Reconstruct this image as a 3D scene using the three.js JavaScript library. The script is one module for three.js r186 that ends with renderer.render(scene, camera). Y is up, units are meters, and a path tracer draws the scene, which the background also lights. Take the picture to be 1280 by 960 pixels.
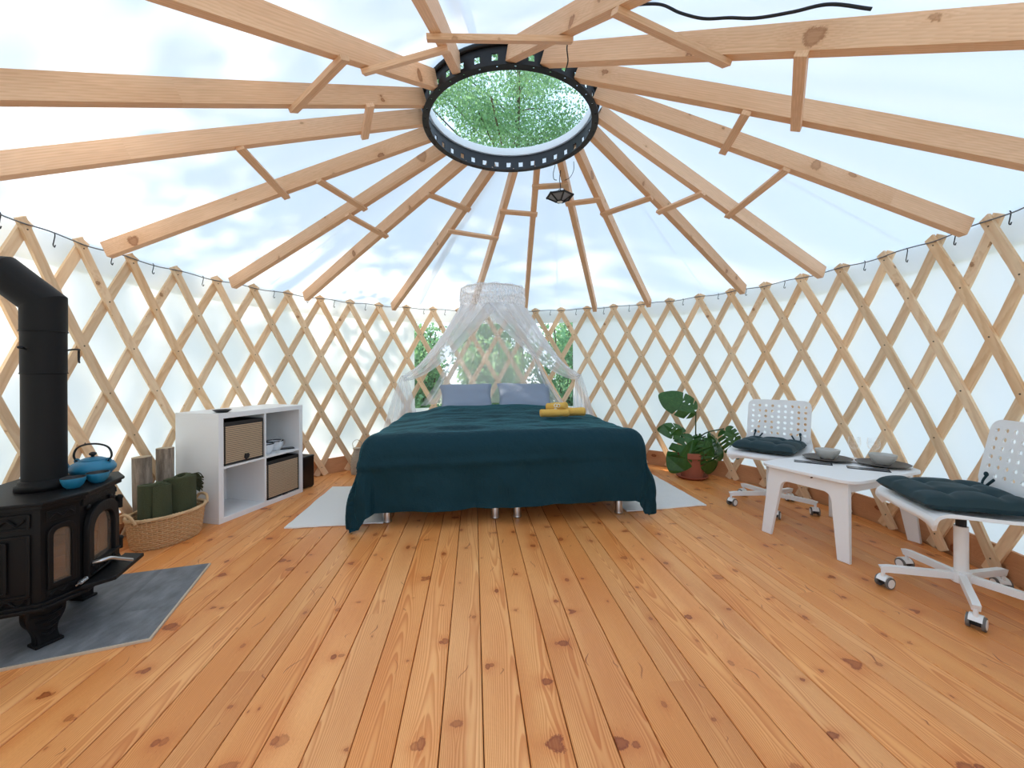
import * as THREE from 'three';
import { RoundedBoxGeometry } from 'three/addons/geometries/RoundedBoxGeometry.js';
import { mergeGeometries, toCreasedNormals } from 'three/addons/utils/BufferGeometryUtils.js';
import { Brush, Evaluator, SUBTRACTION } from 'three-bvh-csg';

// ---------------------------------------------------------------- camera, sky, sun, exposure
const scene = new THREE.Scene();
const camera = new THREE.PerspectiveCamera(2 * Math.atan(480 / 504) * 180 / Math.PI, 1280 / 960, 0.05, 200);
camera.position.set(0.001, 1.055, 2.563);
camera.rotation.set(0, 0, -0.0057);
camera.setViewOffset(1280, 960, 0, 15.7, 1280, 960);

const renderer = new THREE.WebGLRenderer({ antialias: true });
renderer.toneMapping = THREE.LinearToneMapping;
renderer.toneMappingExposure = 2.25;
renderer.shadowMap.enabled = true;

const sunDir = new THREE.Vector3(-0.78, 0.56, -0.30).normalize();
const sin = Math.sin;
// a bright, thinly veiled sky: white haze at the horizon, pale blue above, faint soft cloud
{
  const W = 256, H = 128, d = new Uint8Array(W * H * 4);
  const wob = (x, y, z) => sin(x * 5 + 1.3 * sin(z * 4 + 1)) * sin(z * 5 + 1.1 * sin(y * 6)) * sin(y * 7 + x * 2);
  for (let r = 0; r < H; r++) for (let c = 0; c < W; c++) { const up = ((r + 0.5) / H - 0.5) * Math.PI, a = (c + 0.5) / W * 2 * Math.PI, y = Math.sin(up), k = Math.min(1, Math.max(0, y)) ** 0.6, m = Math.max(0, Math.min(1, 0.35 + 0.5 * wob(Math.cos(a) * Math.cos(up), y, Math.sin(a) * Math.cos(up)))); const o = (r * W + c) * 4; [[0.91, 0.64, 0.90], [0.95, 0.82, 0.945], [1, 0.995, 1]].forEach(([h, z, cl], q) => { d[o + q] = 255 * (h + (z + (cl - z) * m * 0.7 - h) * k); }); d[o + 3] = 255; }
  const t = new THREE.DataTexture(d, W, H); t.mapping = THREE.EquirectangularReflectionMapping; t.colorSpace = THREE.SRGBColorSpace; t.magFilter = t.minFilter = THREE.LinearFilter; t.needsUpdate = true;
  scene.background = t; scene.environment = t;
}
const sun = new THREE.DirectionalLight(0xfff3e2, 3.4);
sun.position.copy(sunDir).multiplyScalar(30);
sun.castShadow = true;
sun.shadow.mapSize.set(2048, 2048);
Object.assign(sun.shadow.camera, { left: -9, right: 9, top: 9, bottom: -9, near: 1, far: 70 });
sun.shadow.radius = 1.6;
scene.add(sun);

// ---------------------------------------------------------------- helpers
const PI = Math.PI, cos = Math.cos, max = Math.max, min = Math.min, abs = Math.abs, sqrt = Math.sqrt, floor = Math.floor;
const V = (x, y, z) => new THREE.Vector3(x, y, z);
const clamp = (x, a = 0, b = 1) => max(a, min(b, x));
const mix = (a, b, t) => a + (b - a) * t;
const smooth = (a, b, x) => { const t = clamp((x - a) / (b - a)); return t * t * (3 - 2 * t); };
let seed = 12345;
function rnd() { seed |= 0; seed = (seed + 0x6d2b79f5) | 0; let t = Math.imul(seed ^ (seed >>> 15), 1 | seed); t = (t + Math.imul(t ^ (t >>> 7), 61 | t)) ^ t; return ((t ^ (t >>> 14)) >>> 0) / 4294967296; }
const rr = (a, b) => a + (b - a) * rnd();
function hash(x, y) { let h = Math.imul(x, 374761393) + Math.imul(y, 668265263); h = Math.imul(h ^ (h >>> 13), 1274126177); return ((h ^ (h >>> 16)) >>> 0) / 4294967296; }
function noise(x, y) {
  const ix = floor(x), iy = floor(y); let fx = x - ix, fy = y - iy; fx = fx * fx * (3 - 2 * fx); fy = fy * fy * (3 - 2 * fy);
  return mix(mix(hash(ix, iy), hash(ix + 1, iy), fx), mix(hash(ix, iy + 1), hash(ix + 1, iy + 1), fx), fy);
}
const used = {};
function numbered(name) { const n = (used[name] = (used[name] ?? -1) + 1); return n ? name + '_' + String(n).padStart(3, '0') : name; }
function tag(o, label, category, group, kind) { Object.assign(o.userData, { label, category }); if (group) o.userData.group = group; if (kind) o.userData.kind = kind; return o; }
function thing(name, label, category, pos = [0, 0, 0], turn = 0, group) {
  const o = new THREE.Group(); o.name = numbered(name); o.position.set(...pos); o.rotation.y = turn; scene.add(o); return tag(o, label, category, group);
}
function setting(name, label, pos = [0, 0, 0], turn = 0) {
  const o = new THREE.Group(); o.name = name; o.position.set(...pos); o.rotation.y = turn; o.userData = { kind: 'structure', label }; scene.add(o); return o;
}
function part(name, geo, mat, parent, pos, rot) {
  if (Array.isArray(geo)) geo = merge(geo);
  const m = new THREE.Mesh(geo, mat); m.name = name; m.castShadow = m.receiveShadow = true;
  if (pos) m.position.set(...pos); if (rot) m.rotation.set(...rot);
  (parent ?? scene).add(m); return m;
}
function solo(name, label, category, geo, mat, pos, rot, group) { return tag(part(numbered(name), geo, mat, scene, pos, rot), label, category, group); }
function merge(list) {
  list = list.map((g) => { g = g.index ? g.toNonIndexed() : g; for (const k of Object.keys(g.attributes)) if (!['position', 'normal', 'uv'].includes(k)) g.deleteAttribute(k); if (!g.attributes.uv) g.setAttribute('uv', new THREE.Float32BufferAttribute(new Float32Array(g.attributes.position.count * 2), 2)); if (!g.attributes.normal) g.computeVertexNormals(); g.groups = []; return g; });
  return mergeGeometries(list);
}
const at = (g, x = 0, y = 0, z = 0, rx = 0, ry = 0, rz = 0) => { if (rx) g.rotateX(rx); if (ry) g.rotateY(ry); if (rz) g.rotateZ(rz); return g.translate(x, y, z); };
const box = (w, h, d, x = 0, y = 0, z = 0, r = 0) => (r ? new RoundedBoxGeometry(w, h, d, 2, r) : new THREE.BoxGeometry(w, h, d)).translate(x, y, z);
const cyl = (r0, r1, h, x = 0, y = 0, z = 0, n = 24) => new THREE.CylinderGeometry(r0, r1, h, n).translate(x, y, z);
const lathe = (pts, n = 32) => new THREE.LatheGeometry(pts.map((p) => new THREE.Vector2(p[0], p[1])), n);
const tube = (pts, r, n = 24, k = 6, closed = false) => new THREE.TubeGeometry(new THREE.CatmullRomCurve3(pts.map((p) => (p.isVector3 ? p : V(...p))), closed), n, r, k, closed);
function bar(a, b, r, k = 8) { const d = b.clone().sub(a), g = new THREE.CylinderGeometry(r, r, d.length(), k); g.applyQuaternion(new THREE.Quaternion().setFromUnitVectors(V(0, 1, 0), d.clone().normalize())); return g.translate((a.x + b.x) / 2, (a.y + b.y) / 2, (a.z + b.z) / 2); }
function grid(nu, nv, fn, closeU = false) {           // a sheet; fn(u, v) -> [x, y, z]
  const p = [], uv = [], ix = [];
  for (let j = 0; j <= nv; j++) for (let i = 0; i <= nu; i++) { const q = fn(i / nu, j / nv); p.push(q[0], q[1], q[2]); uv.push(q[3] ?? i / nu, q[4] ?? j / nv); }
  for (let j = 0; j < nv; j++) for (let i = 0; i < nu; i++) { const a = j * (nu + 1) + i, b = a + 1, c = a + nu + 1, d = c + 1; ix.push(a, b, d, a, d, c); }
  const g = new THREE.BufferGeometry(); g.setAttribute('position', new THREE.Float32BufferAttribute(p, 3)); g.setAttribute('uv', new THREE.Float32BufferAttribute(uv, 2)); g.setIndex(ix); g.computeVertexNormals();
  if (closeU) { const n = g.attributes.normal; for (let j = 0; j <= nv; j++) { const a = j * (nu + 1), b = a + nu, q = V(n.getX(a) + n.getX(b), n.getY(a) + n.getY(b), n.getZ(a) + n.getZ(b)).normalize(); n.setXYZ(a, q.x, q.y, q.z); n.setXYZ(b, q.x, q.y, q.z); } }
  return g;
}
function slab(nu, nv, fn, t) {                        // a sheet with thickness t along its normals
  const g = grid(nu, nv, fn), P = g.attributes.position, N = g.attributes.normal, U = g.attributes.uv, p = [], uv = [], ix = [], n = P.count;
  for (let s = 0; s < 2; s++) for (let i = 0; i < n; i++) { const k = s ? -t : 0; p.push(P.getX(i) + N.getX(i) * k, P.getY(i) + N.getY(i) * k, P.getZ(i) + N.getZ(i) * k); uv.push(U.getX(i), U.getY(i)); }
  const I = g.index.array; for (let i = 0; i < I.length; i += 3) { ix.push(I[i], I[i + 1], I[i + 2], I[i] + n, I[i + 2] + n, I[i + 1] + n); }
  const e = (a, b) => ix.push(a, a + n, b + n, a, b + n, b);
  for (let i = 0; i < nu; i++) { e(i + 1, i); e(nv * (nu + 1) + i, nv * (nu + 1) + i + 1); }
  for (let j = 0; j < nv; j++) { e(j * (nu + 1), (j + 1) * (nu + 1)); e((j + 1) * (nu + 1) + nu, j * (nu + 1) + nu); }
  const o = new THREE.BufferGeometry(); o.setAttribute('position', new THREE.Float32BufferAttribute(p, 3)); o.setAttribute('uv', new THREE.Float32BufferAttribute(uv, 2)); o.setIndex(ix); return toCreasedNormals(o, 0.9);
}
function beam(C, W, T, w, t, u0 = 0) {                // rectangular bar swept through centres C with width and thickness directions
  const p = [], uv = [], cor = [[-1, -1], [1, -1], [1, 1], [-1, 1]], q = (i, c) => C[i].clone().addScaledVector(W[i], c[0] * w / 2).addScaledVector(T[i], c[1] * t / 2);
  let s = u0; const S = C.map((c, i) => (s += i ? c.distanceTo(C[i - 1]) : 0)), tri = (...v) => v.forEach(([P, a, b]) => { p.push(P.x, P.y, P.z); uv.push(a, b); });
  for (let f = 0; f < 4; f++) { const c0 = cor[f], c1 = cor[(f + 1) % 4], lo = f * 0.11, wd = f % 2 ? t : w;
    for (let i = 0; i < C.length - 1; i++) { const a = [q(i, c0), lo, S[i]], b = [q(i, c1), lo + wd, S[i]], c = [q(i + 1, c1), lo + wd, S[i + 1]], d = [q(i + 1, c0), lo, S[i + 1]]; tri(a, c, b, a, d, c); } }
  for (const i of [0, C.length - 1]) { const k = cor.map((c) => [q(i, c), c[0] * w / 2, c[1] * t / 2]); i ? tri(k[0], k[2], k[1], k[0], k[3], k[2]) : tri(k[0], k[1], k[2], k[0], k[2], k[3]); }
  const g = new THREE.BufferGeometry(); g.setAttribute('position', new THREE.Float32BufferAttribute(p, 3)); g.setAttribute('uv', new THREE.Float32BufferAttribute(uv, 2)); g.computeVertexNormals(); return g;
}
function extrude(pts, depth, bevel = 0, holes = [], seg = 12) {   // pts: [x, y] list or Shape
  const sh = pts instanceof THREE.Shape ? pts : new THREE.Shape(pts.map((p) => new THREE.Vector2(...p)));
  for (const h of holes) sh.holes.push(h);
  return new THREE.ExtrudeGeometry(sh, { depth: depth - 2 * bevel, bevelEnabled: bevel > 0, bevelSize: bevel, bevelThickness: bevel, bevelOffset: -bevel, bevelSegments: 2, curveSegments: seg }).translate(0, 0, bevel);
}
function roundRect(w, h, r) { const s = new THREE.Shape(), x = -w / 2, y = -h / 2; s.moveTo(x + r, y); s.lineTo(x + w - r, y); s.absarc(x + w - r, y + r, r, -PI / 2, 0); s.lineTo(x + w, y + h - r); s.absarc(x + w - r, y + h - r, r, 0, PI / 2); s.lineTo(x + r, y + h); s.absarc(x + r, y + h - r, r, PI / 2, PI); s.lineTo(x, y + r); s.absarc(x + r, y + r, r, PI, 1.5 * PI); return s; }
const hole = (x, y, r) => { const p = new THREE.Path(); p.absarc(x, y, r, 0, 2 * PI, true); return p; };
const flat = (pts, h, bevel = 0) => extrude(pts, h, bevel).rotateX(-PI / 2);    // outline in (x, -z), rising from y = 0

// ---------------------------------------------------------------- textures and materials
function texture(w, h, fn, srgb = true, repeat) {
  const d = new Uint8Array(w * h * 4);
  for (let y = 0; y < h; y++) for (let x = 0; x < w; x++) { const c = fn(x / w, y / h, x, y), o = (y * w + x) * 4; for (let k = 0; k < 3; k++) d[o + k] = clamp(typeof c === 'number' ? c : c[k]) * 255; d[o + 3] = 255; }
  const t = new THREE.DataTexture(d, w, h); t.magFilter = THREE.LinearFilter; t.minFilter = THREE.LinearMipmapLinearFilter; t.generateMipmaps = true; t.wrapS = t.wrapT = THREE.RepeatWrapping; t.anisotropy = 8;
  if (srgb) t.colorSpace = THREE.SRGBColorSpace; if (repeat) t.repeat.set(...repeat); t.needsUpdate = true; return t;
}
const std = (o) => new THREE.MeshStandardMaterial(o), phy = (o) => new THREE.MeshPhysicalMaterial(o);
function woodTexture(W, H, wm, lm, o) {     // pine: growth rings bending round knots. wm, lm: size in metres
  const knots = [], s0 = rr(0, 500), pith = rr(-0.4, 1.4) * wm, dep = rr(0.02, 0.05);
  for (let i = 0; i < o.knots; i++) { const big = rnd() < 0.6; knots.push({ x: rr(0.08, 0.92) * wm, y: (i + rr(0.1, 0.9)) / o.knots * lm, r: (big ? rr(0.007, 0.015) : rr(0.003, 0.006)) * (o.knotSize ?? 1), e: rr(0.8, 2.0), ex: rnd() < 0.5 ? rr(1.4, 2.6) : 1, sl: rr(-0.5, 0.5), dark: rr(0.45, 1) }); if (rnd() < 0.4) { const k = knots[knots.length - 1]; knots.push({ x: clamp(k.x + rr(-0.04, 0.04), 0.01, wm - 0.01), y: k.y + rr(-0.012, 0.012), r: k.r * rr(0.5, 0.9), e: rr(0.8, 2.2), ex: rr(1, 2.5), sl: rr(-0.6, 0.6), dark: rr(0.4, 0.9) }); } }
  const cracks = []; for (let i = 0; i < (o.cracks ?? 0); i++) cracks.push({ x: rr(0.1, 0.9) * wm, y: rr(0, 1) * lm, l: rr(0.02, 0.09), s: rr(-0.5, 0.5), w: rr(0.0012, 0.0035), d: rr(0.35, 0.8) });
  const tone = o.tone, redden = rr(0, 0.045), lightn = rr(-0.045, 0.035);
  return texture(W, H, (u, v) => {
    const x = u * wm, y = v * lm;
    const wander = (noise(s0, y * 1.1) - 0.5) * 0.09 + (noise(s0 + 9, y * 4) - 0.5) * 0.012;
    let bend = 0, dark = 0, halo = 0;
    for (const k of knots) { let dy = abs(y - k.y); dy = min(dy, lm - dy); if (dy > 0.2) continue; const dx = x - k.x, q = (dx / k.ex) ** 2 + ((dy - k.sl * dx * (k.ex - 1)) / k.e) ** 2, r2 = k.r * k.r; bend += 0.9 * k.r * Math.exp(-dx * dx / (9 * r2) - dy * dy / (40 * r2)) * (dx < 0 ? 1 : -1) * 1.5; const e = sqrt(q) / k.r + (noise(x * 400 + s0, y * 400) - 0.5) * 0.35; dark = max(dark, (1 - smooth(0.85, 1.12, e)) * k.dark * (0.62 + 0.38 * smooth(0.45, 0.95, e))); halo = max(halo, Math.exp(-e * e * 0.18) * 0.55 * k.dark); }
    for (const k of cracks) { const q = (y - k.y) / k.l; if (q < 0 || q > 1) continue; const cx = k.x + k.s * (y - k.y) + 0.006 * sin(q * 5 + k.x * 90); dark = max(dark, k.d * (1 - smooth(0.4, 1, abs(x - cx) / (k.w * (0.25 + sin(q * PI)))))); }
    const px = x - pith - wander + bend, z = dep + (noise(s0 + 20, y * 0.8) - 0.5) * 0.05;
    const ph = (sqrt(px * px + z * z) * (o.rings ?? 210)) + noise(x * 30, y * 3 + s0) * 0.8, fr = ph - floor(ph);
    const late = Math.pow(smooth(0, 0.85, fr) * (1 - smooth(0.88, 1, fr)), 1.6) * (o.contrast ?? 1);
    const fib = noise(x * 1400, y * 22 + s0) - 0.5, blot = noise(x * 14 + s0, y * 2.2) - 0.5;
    const c = [0, 0, 0];
    for (let k = 0; k < 3; k++) { let b = mix(tone[0][k], tone[1][k], clamp(0.2 + 0.62 * late + blot * 0.5 + halo)) + fib * 0.045 + lightn; b = mix(b, o.knot[k], clamp(dark) * 0.85); c[k] = b; }
    c[0] += redden * 0.3; c[1] -= redden * 0.4; c[2] -= redden;
    return c;
  }, true, [1 / wm, 1 / lm]);
}
const floorTone = [[0.945, 0.685, 0.435], [0.805, 0.48, 0.245]], frameTone = [[0.955, 0.845, 0.705], [0.885, 0.735, 0.575]], knotBrown = [0.47, 0.20, 0.075], knotPale = [0.50, 0.31, 0.18];
const plankMats = []; for (let i = 0; i < 12; i++) plankMats.push(std({ map: woodTexture(128, 2048, 0.124, 5.2, { tone: floorTone, knot: knotBrown, knots: 13, knotSize: 0.9, contrast: 1.0, cracks: 9 }), roughness: 0.42 }));
const slatMats = []; for (let i = 0; i < 5; i++) slatMats.push(std({ map: woodTexture(64, 1024, 0.46, 2.3, { tone: frameTone, knot: knotPale, knots: 13, rings: 120, contrast: 0.8, knotSize: 0.8 }), roughness: 0.62 }));
const rafterTone = [[0.935, 0.785, 0.65], [0.845, 0.665, 0.515]];
const rafterMats = []; for (let i = 0; i < 5; i++) rafterMats.push(std({ map: woodTexture(128, 1024, 0.46, 2.2, { tone: rafterTone, knot: knotPale, knots: 11, rings: 100, contrast: 0.75, knotSize: 1.1 }), roughness: 0.62 }));
const skirtMat = std({ map: woodTexture(128, 1024, 0.2, 2.2, { tone: [[0.86, 0.67, 0.52], [0.74, 0.52, 0.37]], knot: knotBrown, knots: 8 }), roughness: 0.6 });

const weaveBump = texture(256, 256, (u, v, x, y) => 0.5 + 0.25 * sin(x * PI / 2) * sin(y * PI / 2) + 0.2 * (noise(x * 0.6, y * 0.6) - 0.5), false, [40, 40]);
const canvasMat = phy({ color: new THREE.Color(0.91, 0.915, 0.92), roughness: 1, transmission: 0.52, thickness: 0, side: THREE.DoubleSide, specularIntensity: 0.2 });
const vinyl = phy({ color: 0xffffff, roughness: 0.12, transmission: 1, thickness: 0, ior: 1.3, side: THREE.DoubleSide });
const acrylic = phy({ color: 0xffffff, roughness: 0.03, transmission: 1, thickness: 0, ior: 1.3, side: THREE.DoubleSide });
const blackMetal = std({ color: new THREE.Color(0.012, 0.012, 0.013), roughness: 0.5, metalness: 0.2 });
const whitePlastic = std({ color: new THREE.Color(0.88, 0.88, 0.875), roughness: 0.4 });
const whitePaint = std({ color: new THREE.Color(0.89, 0.885, 0.88), roughness: 0.45 });
const steel = std({ color: 0xc4c6c8, metalness: 1, roughness: 0.28 });
const ropeMat = std({ color: new THREE.Color(0.16, 0.16, 0.17), roughness: 0.9 });
const blackMatte = std({ color: new THREE.Color(0.014, 0.014, 0.016), roughness: 0.75 });
const glass = phy({ color: 0xffffff, roughness: 0.0, transmission: 1, thickness: 0, ior: 1.5, side: THREE.DoubleSide });

// ---------------------------------------------------------------- the ground outside and the yurt shell
const R = 2.5, TH0 = -1.7902, DTH = 0.1274, TOP = 1.781, DLEV = 0.2822, bearing = 0.0945;
const wallPt = (th, h, r = R) => V(r * sin(th), h, -r * cos(th));
const idx = (i) => TH0 + DTH * i;
{
  const gmap = texture(512, 512, (u, v, x, y) => { const n = 0.5 * noise(x * 0.05, y * 0.05) + 0.3 * noise(x * 0.25, y * 0.25) + 0.35 * hash(x, y); return [0.58 + 0.2 * n, 0.58 + 0.2 * n, 0.46 + 0.2 * n]; }, true, [0.5, 0.5]);
  const g = grid(60, 60, (u, v) => { const x = (u - 0.5) * 90, z = (v - 0.5) * -90, d = Math.hypot(x, z); return [x, -0.36 + (d > 4 ? (noise(x * 0.3 + 50, z * 0.3 + 50) - 0.5) * 0.35 : 0), z, x, z]; });
  const o = part('ground', g, std({ map: gmap, roughness: 1 }), scene); o.userData = { kind: 'structure', label: 'pale dry ground around the yurt' };
}
// floor: 42 pine planks running along the bed
{
  const f = setting('floor', 'pine plank floor with knots and dark joints between the boards', [0, 0, 0], bearing), p = 0.124, R2 = 2.514;
  const edge = (x) => sqrt(max(0, R2 * R2 - x * x));
  for (let k = -20; k <= 21; k++) {
    const x0 = -0.219 + k * p, x1 = x0 + p; if (min(abs(x0), abs(x1)) > R2 - 0.01) continue;
    const g0 = 0.0016, a = x0 + g0, b = x1 - g0, c = 0.0022, th = 0.028;
    const ea = max(edge(clamp(a, -R2, R2)), 0.03), eb = max(edge(clamp(b, -R2, R2)), 0.03), door = abs((x0 + x1) / 2) < 0.9 ? 0.45 : 0;
    // section across: bottom, sides, chamfers, top
    const sec = [[a, -th], [a, -c], [a + c, 0], [b - c, 0], [b, -c], [b, -th]], P = [], U = [], off = rr(0, 5);
    const pt = (i, e) => { const [x, y] = sec[i], t = (x - a) / (b - a), L = mix(ea, eb, t); return [x, y, e ? L + door : -L]; };
    const quad = (i, j) => { const q = [pt(i, 0), pt(i, 1), pt(j, 1), pt(j, 0)]; for (const n of [0, 1, 2, 0, 2, 3]) { P.push(...q[n]); U.push(q[n][0] - x0, q[n][2] + off); } };
    for (let i = 0; i < 5; i++) quad(i, i + 1); 
    for (const e of [0, 1]) for (let i = 1; i < 5; i++) { const q = e ? [pt(0, 1), pt(i + 1, 1), pt(i, 1)] : [pt(0, 0), pt(i, 0), pt(i + 1, 0)]; for (const n of q) { P.push(...n); U.push(n[0] - x0, n[1]); } }
    const g = new THREE.BufferGeometry(); g.setAttribute('position', new THREE.Float32BufferAttribute(P, 3)); g.setAttribute('uv', new THREE.Float32BufferAttribute(U, 2)); g.computeVertexNormals();
    part('plank', g, plankMats[(k + 40) * 7 % 12], f);
  }
  part('subfloor', cyl(2.56, 2.56, 0.06, 0, -0.062, 0, 72), std({ color: new THREE.Color(0.10, 0.05, 0.025), roughness: 0.9 }), f);
  part('platform', cyl(2.5, 2.5, 0.3, 0, -0.25, 0, 72), skirtMat, f);
}
// wall: lattice slats, skirting boards, canvas, cable with hooks
const doorHalf = 0.31, tc0 = -PI + doorHalf, tc1 = PI - doorHalf, win = { a: idx(10.32), b: idx(16.42), lo: 0.62, hi: 1.665 };
{
  const w = setting('wall_round', 'round yurt wall: pine lattice in front of white translucent canvas');
  const slatGeo = (s) => { const n = 7, C = [], W = [], T = [], l0 = -0.185, l1 = 6.29, rad = s > 0 ? R - 0.0075 : R + 0.0075;
    for (let i = 0; i <= n; i++) { const l = mix(l0, l1, i / n), th = s * l * DTH / 2; C.push(wallPt(th, TOP - l * DLEV, rad)); const dir = V(cos(th) * s * R * DTH / 2, -DLEV, sin(th) * s * R * DTH / 2).normalize(), nor = V(sin(th), 0, -cos(th)); T.push(nor); W.push(new THREE.Vector3().crossVectors(nor, dir)); }
    return beam(C, W, T, 0.056, 0.014); };
  const geos = { 1: slatGeo(1), '-1': slatGeo(-1) };
  const bad = (t) => t < tc0 + 0.03 || t > tc1 - 0.03;
  for (let i = -14; i <= 42; i++) for (const s of [-1, 1]) { const th = idx(i), e = th + s * 3.145 * DTH; if (bad(th) || bad(e)) continue; part('slat', geos[s], slatMats[((i * 3 + (s > 0 ? 1 : 0)) % 5 + 5) % 5], w).rotation.y = -th; }
  const nails = []; for (let i = -7; i <= 36; i++) for (let l = 0; l <= 6; l++) { const th = idx(i + (l % 2) / 2); if (bad(th)) continue; const g = new THREE.CylinderGeometry(0.0042, 0.0042, 0.004, 6); g.rotateX(PI / 2); g.translate(0, TOP - l * DLEV, -(R - 0.0155)); g.rotateY(-th); nails.push(g); }
  part('nail_heads', nails, std({ color: 0x6a5a48, metalness: 0.6, roughness: 0.5 }), w).userData.kind = 'stuff';
  // skirting: bent boards behind the lattice
  const nb = 7; for (let k = 0; k < nb; k++) { const a = mix(tc0, tc1, k / nb) + 0.002, b = mix(tc0, tc1, (k + 1) / nb) - 0.002, C = [], W = [], T = []; for (let i = 0; i <= 12; i++) { const t = mix(a, b, i / 12); C.push(wallPt(t, 0.05, 2.525)); W.push(V(0, 1, 0)); T.push(V(sin(t), 0, -cos(t))); } part('skirting_board', beam(C, W, T, 0.216, 0.016), skirtMat, w); }
  const patch = (a, b, lo, hi, r, nu, nv, wob = 0.005) => grid(nu, nv, (u, v) => { const t = mix(a, b, u), h = mix(lo, hi, v), k = r + wob * (noise(t * 9 + 30, h * 3) - 0.5) * 2; return [k * sin(t), h, -k * cos(t), t * R, h]; });
  part('wall_canvas', [patch(tc0, win.a, 0.0, 1.845, 2.545, 90, 14), patch(win.b, tc1, 0.0, 1.845, 2.545, 90, 14), patch(win.a, win.b, win.hi, 1.845, 2.545, 24, 3), patch(win.a, win.b, 0.0, win.lo, 2.545, 24, 6)], canvasMat, w);
  part('valance', patch(tc0, tc1, 1.66, 1.838, 2.562, 160, 3), canvasMat, w).userData.label = 'strip of roof canvas hanging down over the top of the wall';
  const ring = []; for (let i = 0; i <= 120; i++) { const t = mix(tc0, tc1, i / 120); ring.push(wallPt(t, 1.806 + 0.006 * sin(i * 1.7), R - 0.02)); }
  part('cable', tube(ring, 0.0035, 360, 6), ropeMat, w);
  for (let i = -7; i <= 36; i++) { if (i % 5 === 4) continue; const th = idx(i + 0.5 + (hash(i + 50, 3) - 0.5) * 0.3); if (bad(th)) continue; const L = rr(0.05, 0.085), b = wallPt(th, 1.806, R - 0.02), s = V(cos(th), 0, sin(th)); const q = (x, y) => b.clone().addScaledVector(s, x).add(V(0, y, 0)); part('hook', tube([q(0, 0.008), q(0.006, 0), q(0.001, -L * 0.5), q(-0.004, -L * 0.85), q(0.003, -L), q(0.009, -L * 0.8)], 0.0026, 14, 5), blackMatte, w); }
  const win1 = part('window_1', patch(win.a, win.b, win.lo - 0.02, win.hi + 0.02, 2.551, 30, 10, 0.003), vinyl, scene); win1.userData = { kind: 'structure', label: 'clear film window in the canvas behind the bed' };
  const tr = setting('trim_1', 'timber door frame of the yurt entrance');
  for (const s of [-1, 1]) part('door_post', box(0.07, 1.95, 0.12, s * 0.83, 0.975, 2.47), rafterMats[1], tr);
  part('door_header', box(1.73, 0.09, 0.12, 0, 1.995, 2.47), rafterMats[2], tr);
}
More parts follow.
